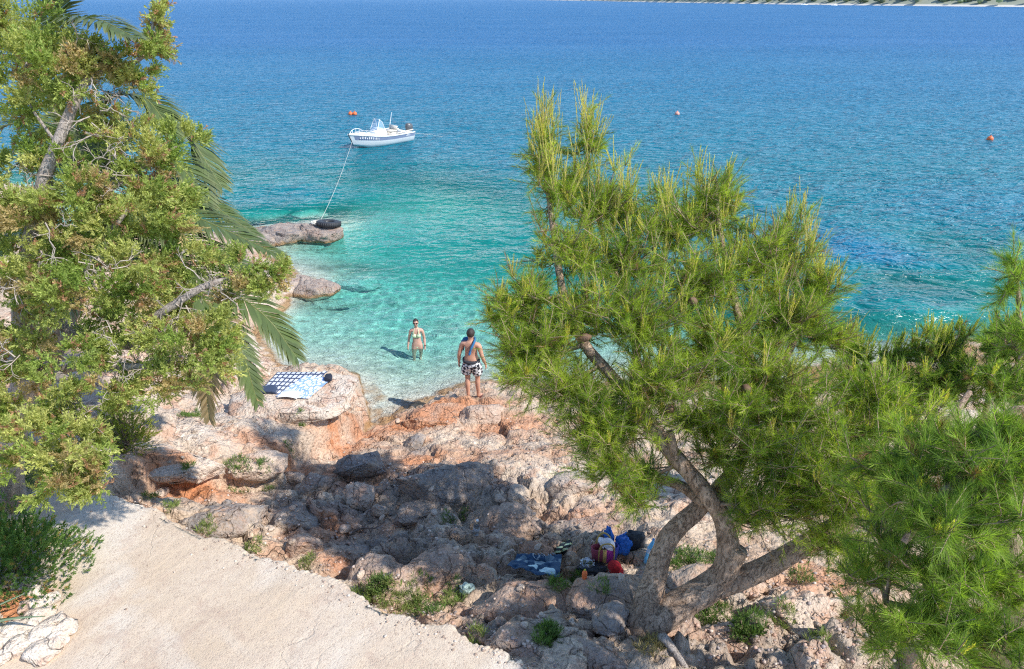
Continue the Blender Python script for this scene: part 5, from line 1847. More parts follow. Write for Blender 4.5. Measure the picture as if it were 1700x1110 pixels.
def add_hand(J, E, wrist, d, side_v, tag_, fwd_v, s=1.0, curl=.4):
    """palm and five fingers beyond a wrist; d points down the hand, side_v towards the thumb"""
    w_ = np.array(J[wrist][:3])
    d, sv, fv = (np.array(v, float) for v in (d, side_v, fwd_v))
    pm = w_ + d * .055 * s
    J['palm' + tag_] = (*pm, .030 * s, .018 * s)
    E.append((wrist, 'palm' + tag_))
    for i, (o_, l) in enumerate(((-.028, .050), (-.010, .066), (.009, .070), (.027, .062))):
        a = pm + d * .045 * s + sv * o_ * s
        b = a + d * l * .55 * s + fv * curl * .018 * s
        c = b + d * l * .35 * s + fv * curl * .035 * s
        for nme, p_, r_ in (('k', a, .011), ('f', b, .0095), ('t', c, .008)):
            J[f'{nme}{i}{tag_}'] = (*p_, r_ * s)
        E += [('palm' + tag_, f'k{i}{tag_}'), (f'k{i}{tag_}', f'f{i}{tag_}'), (f'f{i}{tag_}', f't{i}{tag_}')]
    a = w_ + d * .03 * s + sv * .032 * s
    b = a + d * .035 * s + sv * .022 * s + fv * .01
    c = b + d * .03 * s + sv * .006 * s + fv * .015
    J['tha' + tag_] = (*a, .013 * s)
    J['thb' + tag_] = (*b, .011 * s)
    J['thc' + tag_] = (*c, .009 * s)
    E += [('palm' + tag_, 'tha' + tag_), ('tha' + tag_, 'thb' + tag_), ('thb' + tag_, 'thc' + tag_)]


def skin_mat(name, c):
    t = NT(name)
    o = t.obj()
    nz = t.noise(o, 9, 4, .6)
    col = t.mix(nz, tuple(x * .86 for x in c), tuple(min(1, x * 1.12) for x in c))
    return t.done(t.bsdf(col, .5, t.bump(t.noise(o, 90, 3, .6), .002), Subsurface_Weight=.06, Subsurface_Radius=(.02, .008, .004), Specular_IOR_Level=.4))


def facial(root, c, s, y, mt_skin, mt_dark, lip):
    """nose, ears, eyes and mouth on a head centred at c, facing +y or -y"""
    mb = MB()
    mb.loft([np.array([c + np.array((a * s, y * b * s, z * s)) for a, b in ((-.016 * w, .082), (.016 * w, .082), (0, .082 + d))]) for z, w, d in ((.02, .6, .008), (-.01, 1, .022), (-.022, 1.1, .024), (-.03, .8, .006))])
    mb.build('nose', mt_skin, root)
    for sg in (-1, 1):
        mb = MB()
        mb.ball(c + np.array((sg * .078, 0, -.005)) * s, np.array((.012, .022, .034)) * s, nu=8, nv=6)
        mb.build('ear', mt_skin, root)
        mb = MB()
        mb.ball(c + np.array((sg * .031 * s, y * .083 * s, .012 * s)), np.array((.012, .006, .006)) * s, nu=8, nv=6)
        mb.build('eye', mt_dark, root)
    mb = MB()
    mb.ball(c + np.array((0, y * .084 * s, -.052 * s)), np.array((.024, .006, .007)) * s, nu=8, nv=6)
    mb.build('mouth', lip, root)


SKIN_M = skin_mat('tanned_skin', (.56, .30, .20))
SKIN_W = skin_mat('fair_skin', (.56, .33, .25))
HAIR = simple('dark_hair', (.035, .024, .018), .6, .4, 60.0, .004)
BLACKM = simple('black_plastic', (.012, .012, .014), .3, .2)
LIP = simple('lips', (.40, .13, .11), .5, .1)

# the man: seen from behind on the rock, arms hanging
mf = SEE(784, 659)
man = empty('person', mf, math.radians(-14))
man.scale = (.95, .95, .95)
tag(man, 'person in black and white checked swim shorts standing on the rock, seen from behind', 'person')
J = {'pel': (0, 0, .96, .165, .135), 'abd': (-.005, .03, 1.10, .152, .135), 'che': (0, .03, 1.27, .158, .12), 'sho': (0, .0, 1.42, .13, .085), 'nec': (0, .005, 1.50, .062), 'ne2': (0, .02, 1.555, .058),
     'hd1': (0, .035, 1.62, .078, .088), 'hd2': (0, .03, 1.69, .082, .10), 'hd3': (0, .02, 1.755, .06, .075)}
E = chain('pel', 'abd', 'che', 'sho', 'nec', 'ne2', 'hd1', 'hd2', 'hd3')
for sg, k, el, wr in ((-1, 'l', (-.275, -.04, 1.14), (-.315, .06, .90)), (1, 'r', (.28, -.03, 1.14), (.325, .07, .91))):
    J['s' + k] = (sg * .195, -.005, 1.425, .072)
    J['u' + k] = (sg * .235, -.02, 1.29, .058)
    J['e' + k] = (*el, .047)
    J['m' + k] = (*(np.array(el) * .55 + np.array(wr) * .45), .046)
    J['w' + k] = (*wr, .030)
    E += chain('sho', 's' + k, 'u' + k, 'e' + k, 'm' + k, 'w' + k)
    add_hand(J, E, 'w' + k, unit(np.array((sg * .1, .12, -1.0))), (0, 1, .1), k, (-sg, 0, 0), 1.0, .6)
dzr = drop(mf[0] + .11, mf[1] + .16) - mf[2]
dzr = max(-.08, min(.12, dzr))
for sg, k, kn, an, toe in ((-1, 'l', (-.10, .02, .51), (-.085, -.02, .085), (-.13, .15, .035)), (1, 'r', (.12, .10, .53), (.12, .13, .085 + dzr), (.15, .29, .035 + dzr))):
    J['h' + k] = (sg * .105, 0, .88, .112, .115)
    J['t' + k] = (sg * .115, .03, .70, .092)
    J['k' + k] = (*kn, .064)
    J['c' + k] = (kn[0] * .6 + an[0] * .4, kn[1] * .6 + an[1] * .4 - .035, .36, .066)
    J['a' + k] = (*an, .040)
    J['b' + k] = (an[0], an[1] - .035, an[2] - .045, .036)
    J['f' + k] = (an[0] * .5 + toe[0] * .5, an[1] * .5 + toe[1] * .5, toe[2] + .012, .045, .034)
    J['o' + k] = (*toe, .042, .022)
    E += chain('pel', 'h' + k, 't' + k, 'k' + k, 'c' + k, 'a' + k, 'f' + k, 'o' + k) + [('a' + k, 'b' + k)]
me = skin_mesh('body', J, E, 'pel')
link('body', me, SKIN_M, man)
facial(man, np.array((0, .035, 1.675)), 1.0, 1, SKIN_M, BLACKM, LIP)
mb = MB()
for i in range(1):
    rings = []
    for t in np.linspace(.05, 1, 10):
        th = t * math.pi * .66
        a = np.linspace(0, 2 * math.pi, 20, endpoint=False)
        lowf = np.where(np.sin(a) > .3, .72, 1.0)          # cropped shorter over the face
        rings.append(np.stack([np.cos(a) * np.sin(th * lowf) * .096, np.sin(a) * np.sin(th * lowf) * .112 + .022, 1.69 + np.cos(th * lowf) * .118], 1))
    mb.loft(rings)
mb.build('hair', HAIR, man)
SJ = {'w0': (0, .005, 1.075, .205, .178), 'w1': (0, .005, .93, .225, .19), 'hl': (-.105, .0, .86, .155, .165), 'tl': (-.122, .03, .72, .145, .145), 'bl': (-.125, .035, .585, .145, .14), 'hr': (.11, .01, .86, .155, .165), 'tr': (.127, .05, .72, .145, .145), 'br': (.13, .065, .585, .145, .14)}
t = NT('checked_cloth')
o = t.obj()
ck = t.n('TexChecker', None, Vector=t.n('VectorMath', {'operation': 'ADD'}, i0=t.scaled(o, (1, 1, 1), (0, .5, .6)), i1=(3.3, 1.7, 5.1)).outputs[0], Scale=14.0).outputs['Fac']
nz = t.noise(o, 30, 3, .6)
ckf = t.ramp(t.math('ADD', t.math('MULTIPLY', ck, .7), t.math('MULTIPLY', nz, .3)), [(.45, 0), (.55, 1)])
CHECK = t.done(t.bsdf(t.mix(ckf, (.02, .022, .03), (.75, .74, .72)), .8))
me = skin_mesh('shorts', SJ, chain('w0', 'w1', 'hl', 'tl', 'bl') + chain('w1', 'hr', 'tr', 'br'), 'w0')
sh = link('shorts', me, CHECK, man)
mb = MB()
a = np.linspace(0, 2 * math.pi, 28, endpoint=False)
mb.loft([np.stack([np.cos(a) * (.190 + e), np.sin(a) * (.166 + e) + .008, np.full(28, z)], 1) for z, e in ((1.035, .004), (1.04, .014), (1.01, .018), (.98, .016))])
wbnd = mb.build('waistband', simple('dark_band', (.03, .032, .04), .8, .2), man)
wbnd.parent = sh
for sg, (fx_, fy_, fz_, rz_) in ((-1, (-.105, .04, .008, .3)), (1, (.135, .20, .008 + dzr, -.12))):
    mb = MB()
    a = np.linspace(0, 2 * math.pi, 20, endpoint=False)
    out_ = np.stack([np.cos(a) * (.045 + .008 * np.sin(a)), np.sin(a) * .135, 0 * a], 1)
    mb.loft([out_ * (1, 1, 0) + (0, 0, -.012), out_ * (1, 1, 0) + (0, 0, .012)])
    fl = mb.build('flip_flop', simple('dark_sandal', (.10, .03, .03), .7, .2), man)
    fl.location = (fx_, fy_, fz_)
    fl.rotation_euler = (0, 0, rz_)
# a blue towel slung round the neck
mb = MB()
tw_ = catmull([(.02, -.165, 1.24), (.05, -.165, 1.36), (.10, -.10, 1.485), (.085, .06, 1.52), (0, .125, 1.47), (-.12, .11, 1.49), (-.19, .075, 1.44), (-.235, .12, 1.33), (-.255, .13, 1.18)], 6)
mb.tube(tw_, np.linspace(.058, .055, len(tw_)) * (1 + .12 * np.sin(np.arange(len(tw_)))), 10, squash=.45)
tow = mb.build('towel', simple('blue_terry', (.03, .15, .32), .95, .3, 30.0, .006))
tow.location, tow.rotation_euler, tow.scale = man.location, man.rotation_euler, man.scale
tag(tow, 'blue towel slung round the neck of the standing person', 'towel')

# the woman: wading waist deep, facing the shore
wx, wy = AT(693, 577, 0)[:2]
wz = -.76
wom = empty('person', (wx, wy, wz), math.radians(4))
wom.scale = (.96, .96, .98)
tag(wom, 'person in a pale green bikini and sunglasses wading in the clear shallows', 'person')
J = {'pel': (0, 0, .88, .145, .115), 'abd': (0, -.01, 1.0, .125, .10), 'rib': (0, 0, 1.12, .125, .098), 'che': (0, 0, 1.22, .135, .10), 'sho': (0, .0, 1.34, .105, .07), 'nec': (0, .0, 1.415, .050), 'ne2': (0, -.01, 1.46, .047),
     'hd1': (0, -.03, 1.52, .066, .075), 'hd2': (0, -.025, 1.585, .074, .09), 'hd3': (0, -.015, 1.645, .055, .07)}
E = chain('pel', 'abd', 'rib', 'che', 'sho', 'nec', 'ne2', 'hd1', 'hd2', 'hd3')
for sg, k, el, wr in ((-1, 'l', (-.225, .03, 1.07), (-.265, -.05, .84)), (1, 'r', (.215, .04, 1.06), (.225, -.07, .84))):
    J['s' + k] = (sg * .160, .0, 1.335, .056)
    J['u' + k] = (sg * .19, .015, 1.21, .046)
    J['e' + k] = (*el, .038)
    J['m' + k] = (*(np.array(el) * .55 + np.array(wr) * .45), .036)
    J['w' + k] = (*wr, .025)
    E += chain('sho', 's' + k, 'u' + k, 'e' + k, 'm' + k, 'w' + k)
    add_hand(J, E, 'w' + k, unit(np.array((sg * .05, -.15, -1.0))), (0, -1, 0), k, (-sg, 0, 0), .92, .5)
for sg, k in ((-1, 'l'), (1, 'r')):
    st_ = -.10 if sg < 0 else .06
    J['h' + k] = (sg * .09, 0, .80, .105, .105)
    J['t' + k] = (sg * .095, st_ * .4, .63, .085)
    J['k' + k] = (sg * .09, st_ * .8, .46, .056)
    J['c' + k] = (sg * .088, st_ + .02, .32, .055)
    J['a' + k] = (sg * .085, st_ + .02, .075, .035)
    J['f' + k] = (sg * .095, st_ - .07, .035, .036, .028)
    J['o' + k] = (sg * .105, st_ - .15, .025, .034, .018)
    E += chain('pel', 'h' + k, 't' + k, 'k' + k, 'c' + k, 'a' + k, 'f' + k, 'o' + k)
link('body', skin_mesh('body', J, E, 'pel'), SKIN_W, wom).cycles.is_caustics_receiver = True
facial(wom, np.array((0, -.03, 1.575)), .92, -1, SKIN_W, BLACKM, LIP)
mb = MB()
rings = []
for t in np.linspace(.05, 1, 10):
    th = t * math.pi * .66
    a = np.linspace(0, 2 * math.pi, 20, endpoint=False)
    lowf = np.where(np.sin(a) < -.15, .40, 1.0)
    rings.append(np.stack([np.cos(a) * np.sin(th * lowf) * .086, np.sin(a) * np.sin(th * lowf) * .102 - .014, 1.592 + np.cos(th * lowf) * .104], 1))
mb.loft(rings)
mb.ball((0, .085, 1.62), (.045, .04, .045), nu=10, nv=7)
mb.build('hair', HAIR, wom)
mb = MB()
for sg in (-1, 1):
    mb.ball((sg * .034, -.112, 1.588), (.030, .008, .022), nu=10, nv=6)
    mb.tube([(sg * .062, -.105, 1.592), (sg * .078, -.02, 1.59)], .004, 5)
mb.tube([(-.012, -.116, 1.592), (.012, -.116, 1.592)], .004, 5)
mb.build('sunglasses', BLACKM, wom)
MINT = simple('mint_fabric', (.55, .66, .42), .8, .15, 40.0)
mb = MB()
for sg in (-1, 1):
    mb.ball((sg * .065, -.085, 1.20), (.068, .055, .062), nu=12, nv=8)
    mb.tube([(sg * .07, -.125, 1.25), (sg * .065, -.095, 1.34), (sg * .05, -.03, 1.42), (sg * .02, .045, 1.44)], .010, 5)
a = np.linspace(0, 2 * math.pi, 24, endpoint=False)
mb.loft([np.stack([np.cos(a) * .134, np.sin(a) * .106, np.full(24, z)], 1) for z in (1.150, 1.172)], cap=False)
mb.build('bikini_top', MINT, wom)
BJ = {'a': (0, 0, .905, .178, .150), 'b': (0, -.004, .86, .178, .152), 'c': (-.055, -.004, .80, .125, .140), 'd': (.055, -.004, .80, .125, .140)}
link('bikini_bottom', skin_mesh('bikini_bottom', BJ, [('a', 'b'), ('b', 'c'), ('b', 'd')], 'a'), MINT, wom)
mb = MB()
a = np.linspace(0, 2 * math.pi, 14, endpoint=False)
mb.loft([np.stack([.225 + np.cos(a) * .032, -.062 + np.sin(a) * .030, np.full(14, z)], 1) for z in (.865, .888)], cap=False)
mb.build('wristband', BLACKM, wom)

# ------------------------------------------------------------------ towels and bags
def cloth_patch(name, label, corners, mt, nu=28, nv=20, lift=.012, fold=.012, parent=None, cat='towel', level=None):
    """a cloth laid over the rock between four points (photo survey), following the surface"""
    zr = None
    P = [SEE(*c) for c in corners]
    V, U = [], []
    for j in range(nv):
        for i in range(nu):
            u, v = i / (nu - 1), j / (nv - 1)
            p = P[0] * (1 - u) * (1 - v) + P[1] * u * (1 - v) + P[2] * u * v + P[3] * (1 - u) * v
            V.append(p)
            U.append((u, v, 0))
    V = np.array(V)
    h = np.array([drop(x, y) for x, y in V[:, :2]])
    pl = np.linalg.lstsq(np.column_stack([V[:, :2], np.ones(len(V))]), h, rcond=None)[0]
    smooth_h = np.column_stack([V[:, :2], np.ones(len(V))]) @ pl
    res = h - smooth_h
    V[:, 2] = smooth_h + np.clip(res, -.03, .05) * .5 + max(0.0, np.percentile(res, 97)) + lift + fold * fbm(V * 9, 3)
    if level:
        # survey the rock top point by point; past its far rim the cloth keeps the rim's level
        C4 = np.array(corners, float)
        G_ = np.zeros((nv, nu, 3))
        for i in range(nu):
            last = None
            for j in range(nv):
                u, v = i / (nu - 1), j / (nv - 1)
                px, py = C4[0] * (1 - u) * (1 - v) + C4[1] * u * (1 - v) + C4[2] * u * v + C4[3] * (1 - u) * v
                q = SEE(px, py)
                if last is not None and (q[2] < last[2] - .10 or q[1] > last[1] + .35 or q[2] > last[2] + .15):
                    q = AT(px, py, last[2] - .004)
                G_[j, i] = q
                last = q
        hh = G_[..., 2]
        for _ in range(4):                      # cloth bridges the small hollows
            q = np.pad(hh, 1, 'edge')
            hh = np.maximum(hh, (q[:-2, 1:-1] + q[2:, 1:-1] + q[1:-1, :-2] + q[1:-1, 2:]) / 4)
        G_[..., 2] = hh
        V = G_.reshape(-1, 3)
        V[:, 2] += lift + .006 + fold * .6 * fbm(V * 9, 3)
    I = np.arange(nu * nv).reshape(nv, nu)
    F = np.stack([I[:-1, :-1].ravel(), I[:-1, 1:].ravel(), I[1:, 1:].ravel(), I[1:, :-1].ravel()], 1)
    c = V.mean(0)
    me = mesh_np(name, V - c, F, np.array(U))
    o = link(name, me, mt)
    o.location = tuple(c)
    sol = o.modifiers.new('thickness', 'SOLIDIFY')
    sol.thickness = .008
    tag(o, label, cat)
    return o


def pattern_mat(name, kind, c0, c1, sc=6.0):
    t = NT(name)
    uv = t.attr()
    if kind == 'check':
        f1 = t.n('TexWave', {'wave_type': 'BANDS', 'bands_direction': 'X'}, Vector=uv, Scale=sc, Distortion=.6, Detail=1.0, Detail_Scale=2.0).outputs[1]
        f2 = t.n('TexWave', {'wave_type': 'BANDS', 'bands_direction': 'Y'}, Vector=uv, Scale=sc * .55, Distortion=.6, Detail=1.0, Detail_Scale=2.0).outputs[1]
        f = t.math('MULTIPLY', t.ramp(f1, [(.15, 0), (.35, 1)]), t.ramp(f2, [(.12, 0), (.35, 1)]))
    else:
        v = t.n('TexVoronoi', {'feature': 'DISTANCE_TO_EDGE'}, Vector=t.scaled(uv, (1, .8, 1)), Scale=sc).outputs['Distance']
        f = t.ramp(v, [(.06, 0), (.16, 1)])
    c = t.mix(f, c0, c1)
    return t.done(t.bsdf(c, .92, t.bump(t.noise(t.obj(), 120, 2, .5), .004)))


cloth_patch('towel', 'navy and white checked towel spread on the flat rock', [(430, 652), (498, 658), (545, 618), (460, 619)], pattern_mat('checked_terry', 'check', (.05, .065, .12), (.66, .69, .73), 3.2), level=True)
cloth_patch('towel', 'pale blue and white patterned towel overlapping the checked one', [(458, 660), (512, 664), (552, 630), (506, 626)], pattern_mat('floral_terry', 'spot', (.22, .36, .72), (.80, .83, .88), 8.0), lift=.035, level=True)


def pillow(name, label, p, size, rz, mt, cat, puff=.5, tilt=(0, 0), noise=.06, seed=0):
    """a soft squashed bundle"""
    V, F = ico(4)
    s = np.asarray(size) / 2
    V = np.sign(V) * np.abs(V) ** puff
    V = V * (1 + noise * fbm(V * 2.2 + seed, 4)[:, None] * 2 + noise * .8 * (billow(V * 3 + seed, 2) - .35)[:, None])
    V = V / np.abs(V).max(0) * s
    me = mesh_np(name, V, F, V / s * .5 + .5)
    o = link(name, me, mt)
    o.location = (p[0], p[1], p[2] + s[2] * .75)
    o.rotation_euler = (tilt[0], tilt[1], rz)
    tag(o, label, cat)
    return o


pillow('folded_shirt', 'dark blue folded shirt on the near corner of the checked towel', SEE(444, 650) + (0, 0, .02), (.42, .24, .09), .05, simple('dark_cotton', (.035, .055, .10), .9, .2, 20.0, .004), 'clothing', .55)
pillow('beach_pouch', 'small black pouch at the seaward corner of the patterned towel', SEE(546, 632) + (0, 0, .03), (.16, .22, .13), .1, simple('black_fabric', (.015, .018, .035), .8, .3, 20.0), 'bag', .6)
bk = empty('book', SEE(481, 658) + (0, 0, .045), math.radians(-6))
tag(bk, 'white paperback lying open face down at the towel edge', 'book')
mb = MB()
for sg in (-1, 1):
    mb.loft([np.array([(sg * x, y, z) for y in (-.13, .13)] + [(sg * x, y, z - .012) for y in (.13, -.13)]) for x, z in ((.0, .035), (.06, .032), (.13, .02), (.20, .002))])
mb.build('cover', simple('white_paper', (.82, .82, .80), .7, .05), bk)

# navy towel with white leaves and lettering, thrown down in the shade
t = NT('leaf_print_terry')
uv = t.attr()
v = t.n('TexVoronoi', None, Vector=t.scaled(uv, (1.0, .9, 1)), Scale=4.2, Randomness=1.0)
leaf = t.ramp(t.math('ADD', v.outputs['Distance'], t.math('MULTIPLY', t.noise(uv, 14, 3, .6), .25)), [(.52, 1), (.58, 0)])
up_ = t.n('SeparateColor', None, Color=uv).outputs[1]
leaf = t.math('MULTIPLY', leaf, t.ramp(up_, [(.50, 1), (.60, .25)]))
NAVYP = t.done(t.bsdf(t.mix(leaf, (.022, .065, .13), (.52, .68, .70)), .92, t.bump(t.noise(t.obj(), 90, 2, .5), .004)))
nt_ = cloth_patch('towel', 'crumpled navy towel with white leaves and lettering in the pine shade', [(842, 958), (928, 966), (932, 938), (858, 936)], NAVYP, 44, 30, .03, .05)
try:
    cu = bpy.data.curves.new('lettering', 'FONT')
    cu.body = 'CAWAI'
    cu.size = .17
    cu.extrude = .002
    cu.space_character = .92
    tmp = bpy.data.objects.new('lettering_tmp', cu)
    COL.objects.link(tmp)
    bpy.context.view_layer.update()
    lm = bpy.data.meshes.new_from_object(tmp.evaluated_get(bpy.context.evaluated_depsgraph_get()))
    bpy.data.objects.remove(tmp)
    lv = np.array([v.co[:] for v in lm.vertices])
    pa, pb_ = SEE(888, 948), SEE(922, 942)
    ux = (pb_ - pa); wdt = np.linalg.norm(ux); ux /= wdt
    uy = np.cross(np.array([0, 0, 1.0]), ux)
    sc_ = wdt / lv[:, 0].max()
    tv = np.array([v.co[:] for v in nt_.data.vertices]) + np.array(nt_.location)
    W = pa + lv[:, :1] * sc_ * ux + lv[:, 1:2] * 1.0 * uy
    W[:, 2] = [tv[np.argmin(((tv[:, :2] - q[:2]) ** 2).sum(1)), 2] + .012 for q in W]
    lm.vertices.foreach_set('co', (W - np.array(nt_.location)).astype(np.float32).ravel())
    lm.update()
    lm.materials.clear()
    lo_ = link('lettering', lm, simple('white_print', (.72, .78, .82), .9, .1), nt_, False)
except Exception as ex:
    print('lettering', ex)

# water shoes
SHOE = NT('striped_shoe')
uv = SHOE.obj()
f = SHOE.n('TexWave', {'wave_type': 'BANDS', 'bands_direction': 'DIAGONAL'}, Vector=uv, Scale=5.5, Distortion=3.0, Detail=2.0).outputs[1]
SHOEM = SHOE.done(SHOE.bsdf(SHOE.mix(SHOE.ramp(f, [(.62, 0), (.7, 1)]), (.015, .017, .018), (.60, .72, .42)), .6))
for i, (px, py, rz, lab) in enumerate(((930, 915, 1.0, 'black and lime water shoe lying left of its pair'), (942, 910, 1.15, 'black and lime water shoe lying right of its pair'))):
    p = SEE(px, py)
    sr = empty('water_shoe', p + (0, 0, .01), rz)
    tag(sr, lab, 'shoe', 'water shoes by the navy towel')
    mb = MB()
    rings = []
    for x, w, h in ((-.13, .025, .035), (-.12, .036, .085), (-.07, .040, .095), (-.02, .038, .07), (.04, .043, .055), (.09, .045, .045), (.125, .032, .032), (.14, .01, .02)):
        a = np.linspace(0, 2 * math.pi, 12, endpoint=False)
        rings.append(np.stack([np.full(12, x), np.cos(a) * w, h / 2 + np.sin(a) * h / 2 + .012], 1))
    mb.loft(rings)
    mb.build('upper', SHOEM, sr)
    mb = MB()
    a = np.linspace(0, 2 * math.pi, 22, endpoint=False)
    o_ = np.stack([np.cos(a) * .145, np.sin(a) * (.044 + .006 * np.cos(a)), 0 * a], 1)
    mb.loft([o_, o_ + (0, 0, .016)])
    mb.build('sole', DARK, sr)

pillow('beach_bag', 'black shiny beach bag slumped in front of the bundle', SEE(982, 950), (.42, .26, .17), .25, simple('black_nylon', (.012, .016, .024), .28, .3, 9.0, .01), 'bag', .7, (0, .1), .16, 4)
p = SEE(975, 946)
pillow('plastic_bag', 'clear grey plastic bag lying on the black bag', p + (0, 0, .10), (.22, .17, .07), .3, GLASS, 'bag', .7, (.2, .1), .2, 9)
t = NT('striped_canvas')
uv = t.obj()
x_ = t.n('SeparateXYZ', None, Vector=uv).outputs[0]
col = t.ramp(t.math('ADD', t.math('MULTIPLY', x_, 3.2), .5), [(0, (.30, .05, .08)), (.30, (.30, .05, .08)), (.34, (.55, .38, .12)), (.46, (.55, .38, .12)), (.5, (.32, .02, .22)), (.8, (.36, .02, .26)), (.85, (.06, .07, .30))], 'CONSTANT')
bag = empty('beach_bag', SEE(1003, 928), .15)
tag(bag, 'pink and yellow striped beach bag with ochre handles', 'bag')
mb = MB()
rings = []
for z, w, d in ((0, .15, .07), (.02, .165, .085), (.12, .175, .09), (.22, .185, .075), (.225, .17, .06), (.10, .15, .05)):
    a = np.linspace(0, 2 * math.pi, 24, endpoint=False)
    rings.append(np.stack([np.sign(np.cos(a)) * np.abs(np.cos(a)) ** .7 * w, np.sign(np.sin(a)) * np.abs(np.sin(a)) ** .7 * d, np.full(24, z)], 1))
mb.loft(rings)
mb.build('body', t.done(t.bsdf(col, .85)), bag)
for y in (-.075, .07):
    mb = MB()
    mb.tube(catmull([(-.10, y, .05), (-.10, y, .22), (-.07, y * 1.2, .33), (.0, y * 1.4, .36), (.07, y * 1.2, .31), (.10, y, .22), (.10, y, .05)], 5), .011, 6)
    mb.build('handle', simple('ochre_webbing', (.50, .34, .10), .85, .2), bag)


def cap(label, p, mt, rz, tilt):
    r = empty('sun_cap', p, rz)
    r.rotation_euler = (*tilt, rz)
    tag(r, label, 'cap')
    mb = MB()
    rings = []
    for th in np.linspace(.03, 1.5, 8):
        a = np.linspace(0, 2 * math.pi, 20, endpoint=False)
        rings.append(np.stack([np.cos(a) * math.sin(th) * .085, np.sin(a) * math.sin(th) * .10, np.full(20, math.cos(th) * .095)], 1))
    mb.loft(rings)
    cr = mb.build('crown', mt, r)
    mb = MB()
    a = np.linspace(-.1, math.pi + .1, 14)
    in_ = np.stack([np.cos(a) * .085, np.sin(a) * .095, 0 * a], 1)
    ou_ = np.stack([np.cos(a) * .088, np.sin(a) * .175, -.018 - .015 * np.sin(a)], 1)
    mb.loft([in_, ou_, ou_ - (0, 0, .006), in_ - (0, 0, .006)], closed=False)
    mb.build('peak', mt, r)


cap('white cap resting on top of the striped beach bag', SEE(1003, 928) + (.04, .02, .22), simple('white_cotton', (.72, .70, .74), .9, .08), .6, (.2, .25))
cap('red cap lying in front of the striped beach bag', SEE(1020, 944) + (0, -.02, .04), simple('red_cotton', (.45, .015, .02), .9, .15), -2.6, (0, .1))
BLUE = simple('blue_nylon', (.01, .13, .50), .5, .25, 8.0, .015)
bp = SEE(1028, 920)
pillow('bundled_towel', 'bright blue bundled towel behind the striped beach bag', bp + (.05, .05, .0), (.30, .22, .34), .3, BLUE, 'towel', .75, (-.2, .25), .22, 12)
pillow('cloth_sack', 'upright narrow blue sack beside the bundled blue towel', bp + (-.13, .10, .02), (.14, .12, .42), .2, BLUE, 'bag', .8, (-.15, -.15), .2, 21)
pillow('rucksack', 'dark rucksack behind the bundled blue towel', bp + (.20, .10, 0), (.30, .20, .34), .1, simple('charcoal_nylon', (.02, .022, .028), .7, .3), 'bag', .7, (-.1, .1), .1, 33)


def bottle(name, label, p, L, r, body, capm, rot, liquid=None):
    root = empty(name, p)
    root.rotation_euler = rot
    tag(root, label, 'bottle')
    mb = MB()
    a = np.linspace(0, 2 * math.pi, 16, endpoint=False)
    prof = ((0, .75), (.02, .96), (.25, 1), (.30, .93), (.35, 1), (.62, 1), (.78, .7), (.90, .34), (.94, .32))
    mb.loft([np.stack([np.cos(a) * r * k, np.sin(a) * r * k, np.full(16, z * L)], 1) for z, k in prof])
    mb.build('body', body, root)
    mb = MB()
    mb.loft([np.stack([np.cos(a) * r * .40, np.sin(a) * r * .40, np.full(16, z * L)], 1) for z in (.94, 1.0)])
    mb.build('cap', capm, root)
    mb = MB()
    mb.loft([np.stack([np.cos(a) * r * 1.015, np.sin(a) * r * 1.015, np.full(16, z * L)], 1) for z in (.40, .58)], cap=False)
    mb.build('wrapper', liquid or WHITE, root)


LBLUE = simple('light_blue_plastic', (.16, .48, .72), .25, .15)
bottle('water_bottle', 'clear plastic bottle standing among the shaded rocks', SEE(790, 888), .30, .045, GLASS, WHITE, (.1, .1, 0), simple('faded_label', (.45, .48, .52), .6))
bottle('water_bottle', 'light blue bottle leaning beside the pine trunk', SEE(1073, 938) + (0, 0, .03), .33, .045, LBLUE, simple('blue_cap', (.03, .25, .6), .4), (-.5, .35, 0), simple('pale_label', (.55, .62, .70), .6))
bottle('sunscreen_bottle', 'small orange bottle with a yellow cap in front of the black bag', SEE(970, 959), .14, .03, ORANGE, simple('yellow_cap', (.55, .50, .04), .4), (.1, 0, 0), ORANGE)
# crumpled litter bag
pillow('plastic_bag', 'crumpled pale green plastic bag in the grass below the shaded rock', SEE(775, 982), (.20, .15, .15), .4, simple('pale_plastic', (.42, .55, .50), .3, .3, 9.0, .02), 'litter', .9, (.3, .2), .3, 41)
# driftwood and twigs
mb = MB()
mb.tube(catmull([(0, 0, 0), (.15, .03, .03), (.32, -.02, .02), (.5, .05, .04)], 5), [.012] * 15 + [.008], 6)
o = mb.build('dead_branch', TWIG)
p = SEE(585, 886)
o.location = tuple(p + (0, 0, .02))
o.rotation_euler = (0, 0, .3)
for q in o.data.color_attributes['tint'].data: q.color = (.14, .10, .08, 1)
tag(o, 'thin dark dead branch beside the two white stones', 'branch')
# bleached root below the trunk
mb = MB()
p = SEE(1095, 1062)
mb.tube(catmull([(0, 0, -.1), (.02, -.04, .08), (.10, -.16, .05), (.20, -.32, -.02), (.28, -.45, -.12)], 6), np.linspace(.06, .02, 25), 9)
o = mb.build('bleached_root', JUN_BARK)
o.location = tuple(p)
tag(o, 'bleached grey root stump below the pine trunk', 'root')

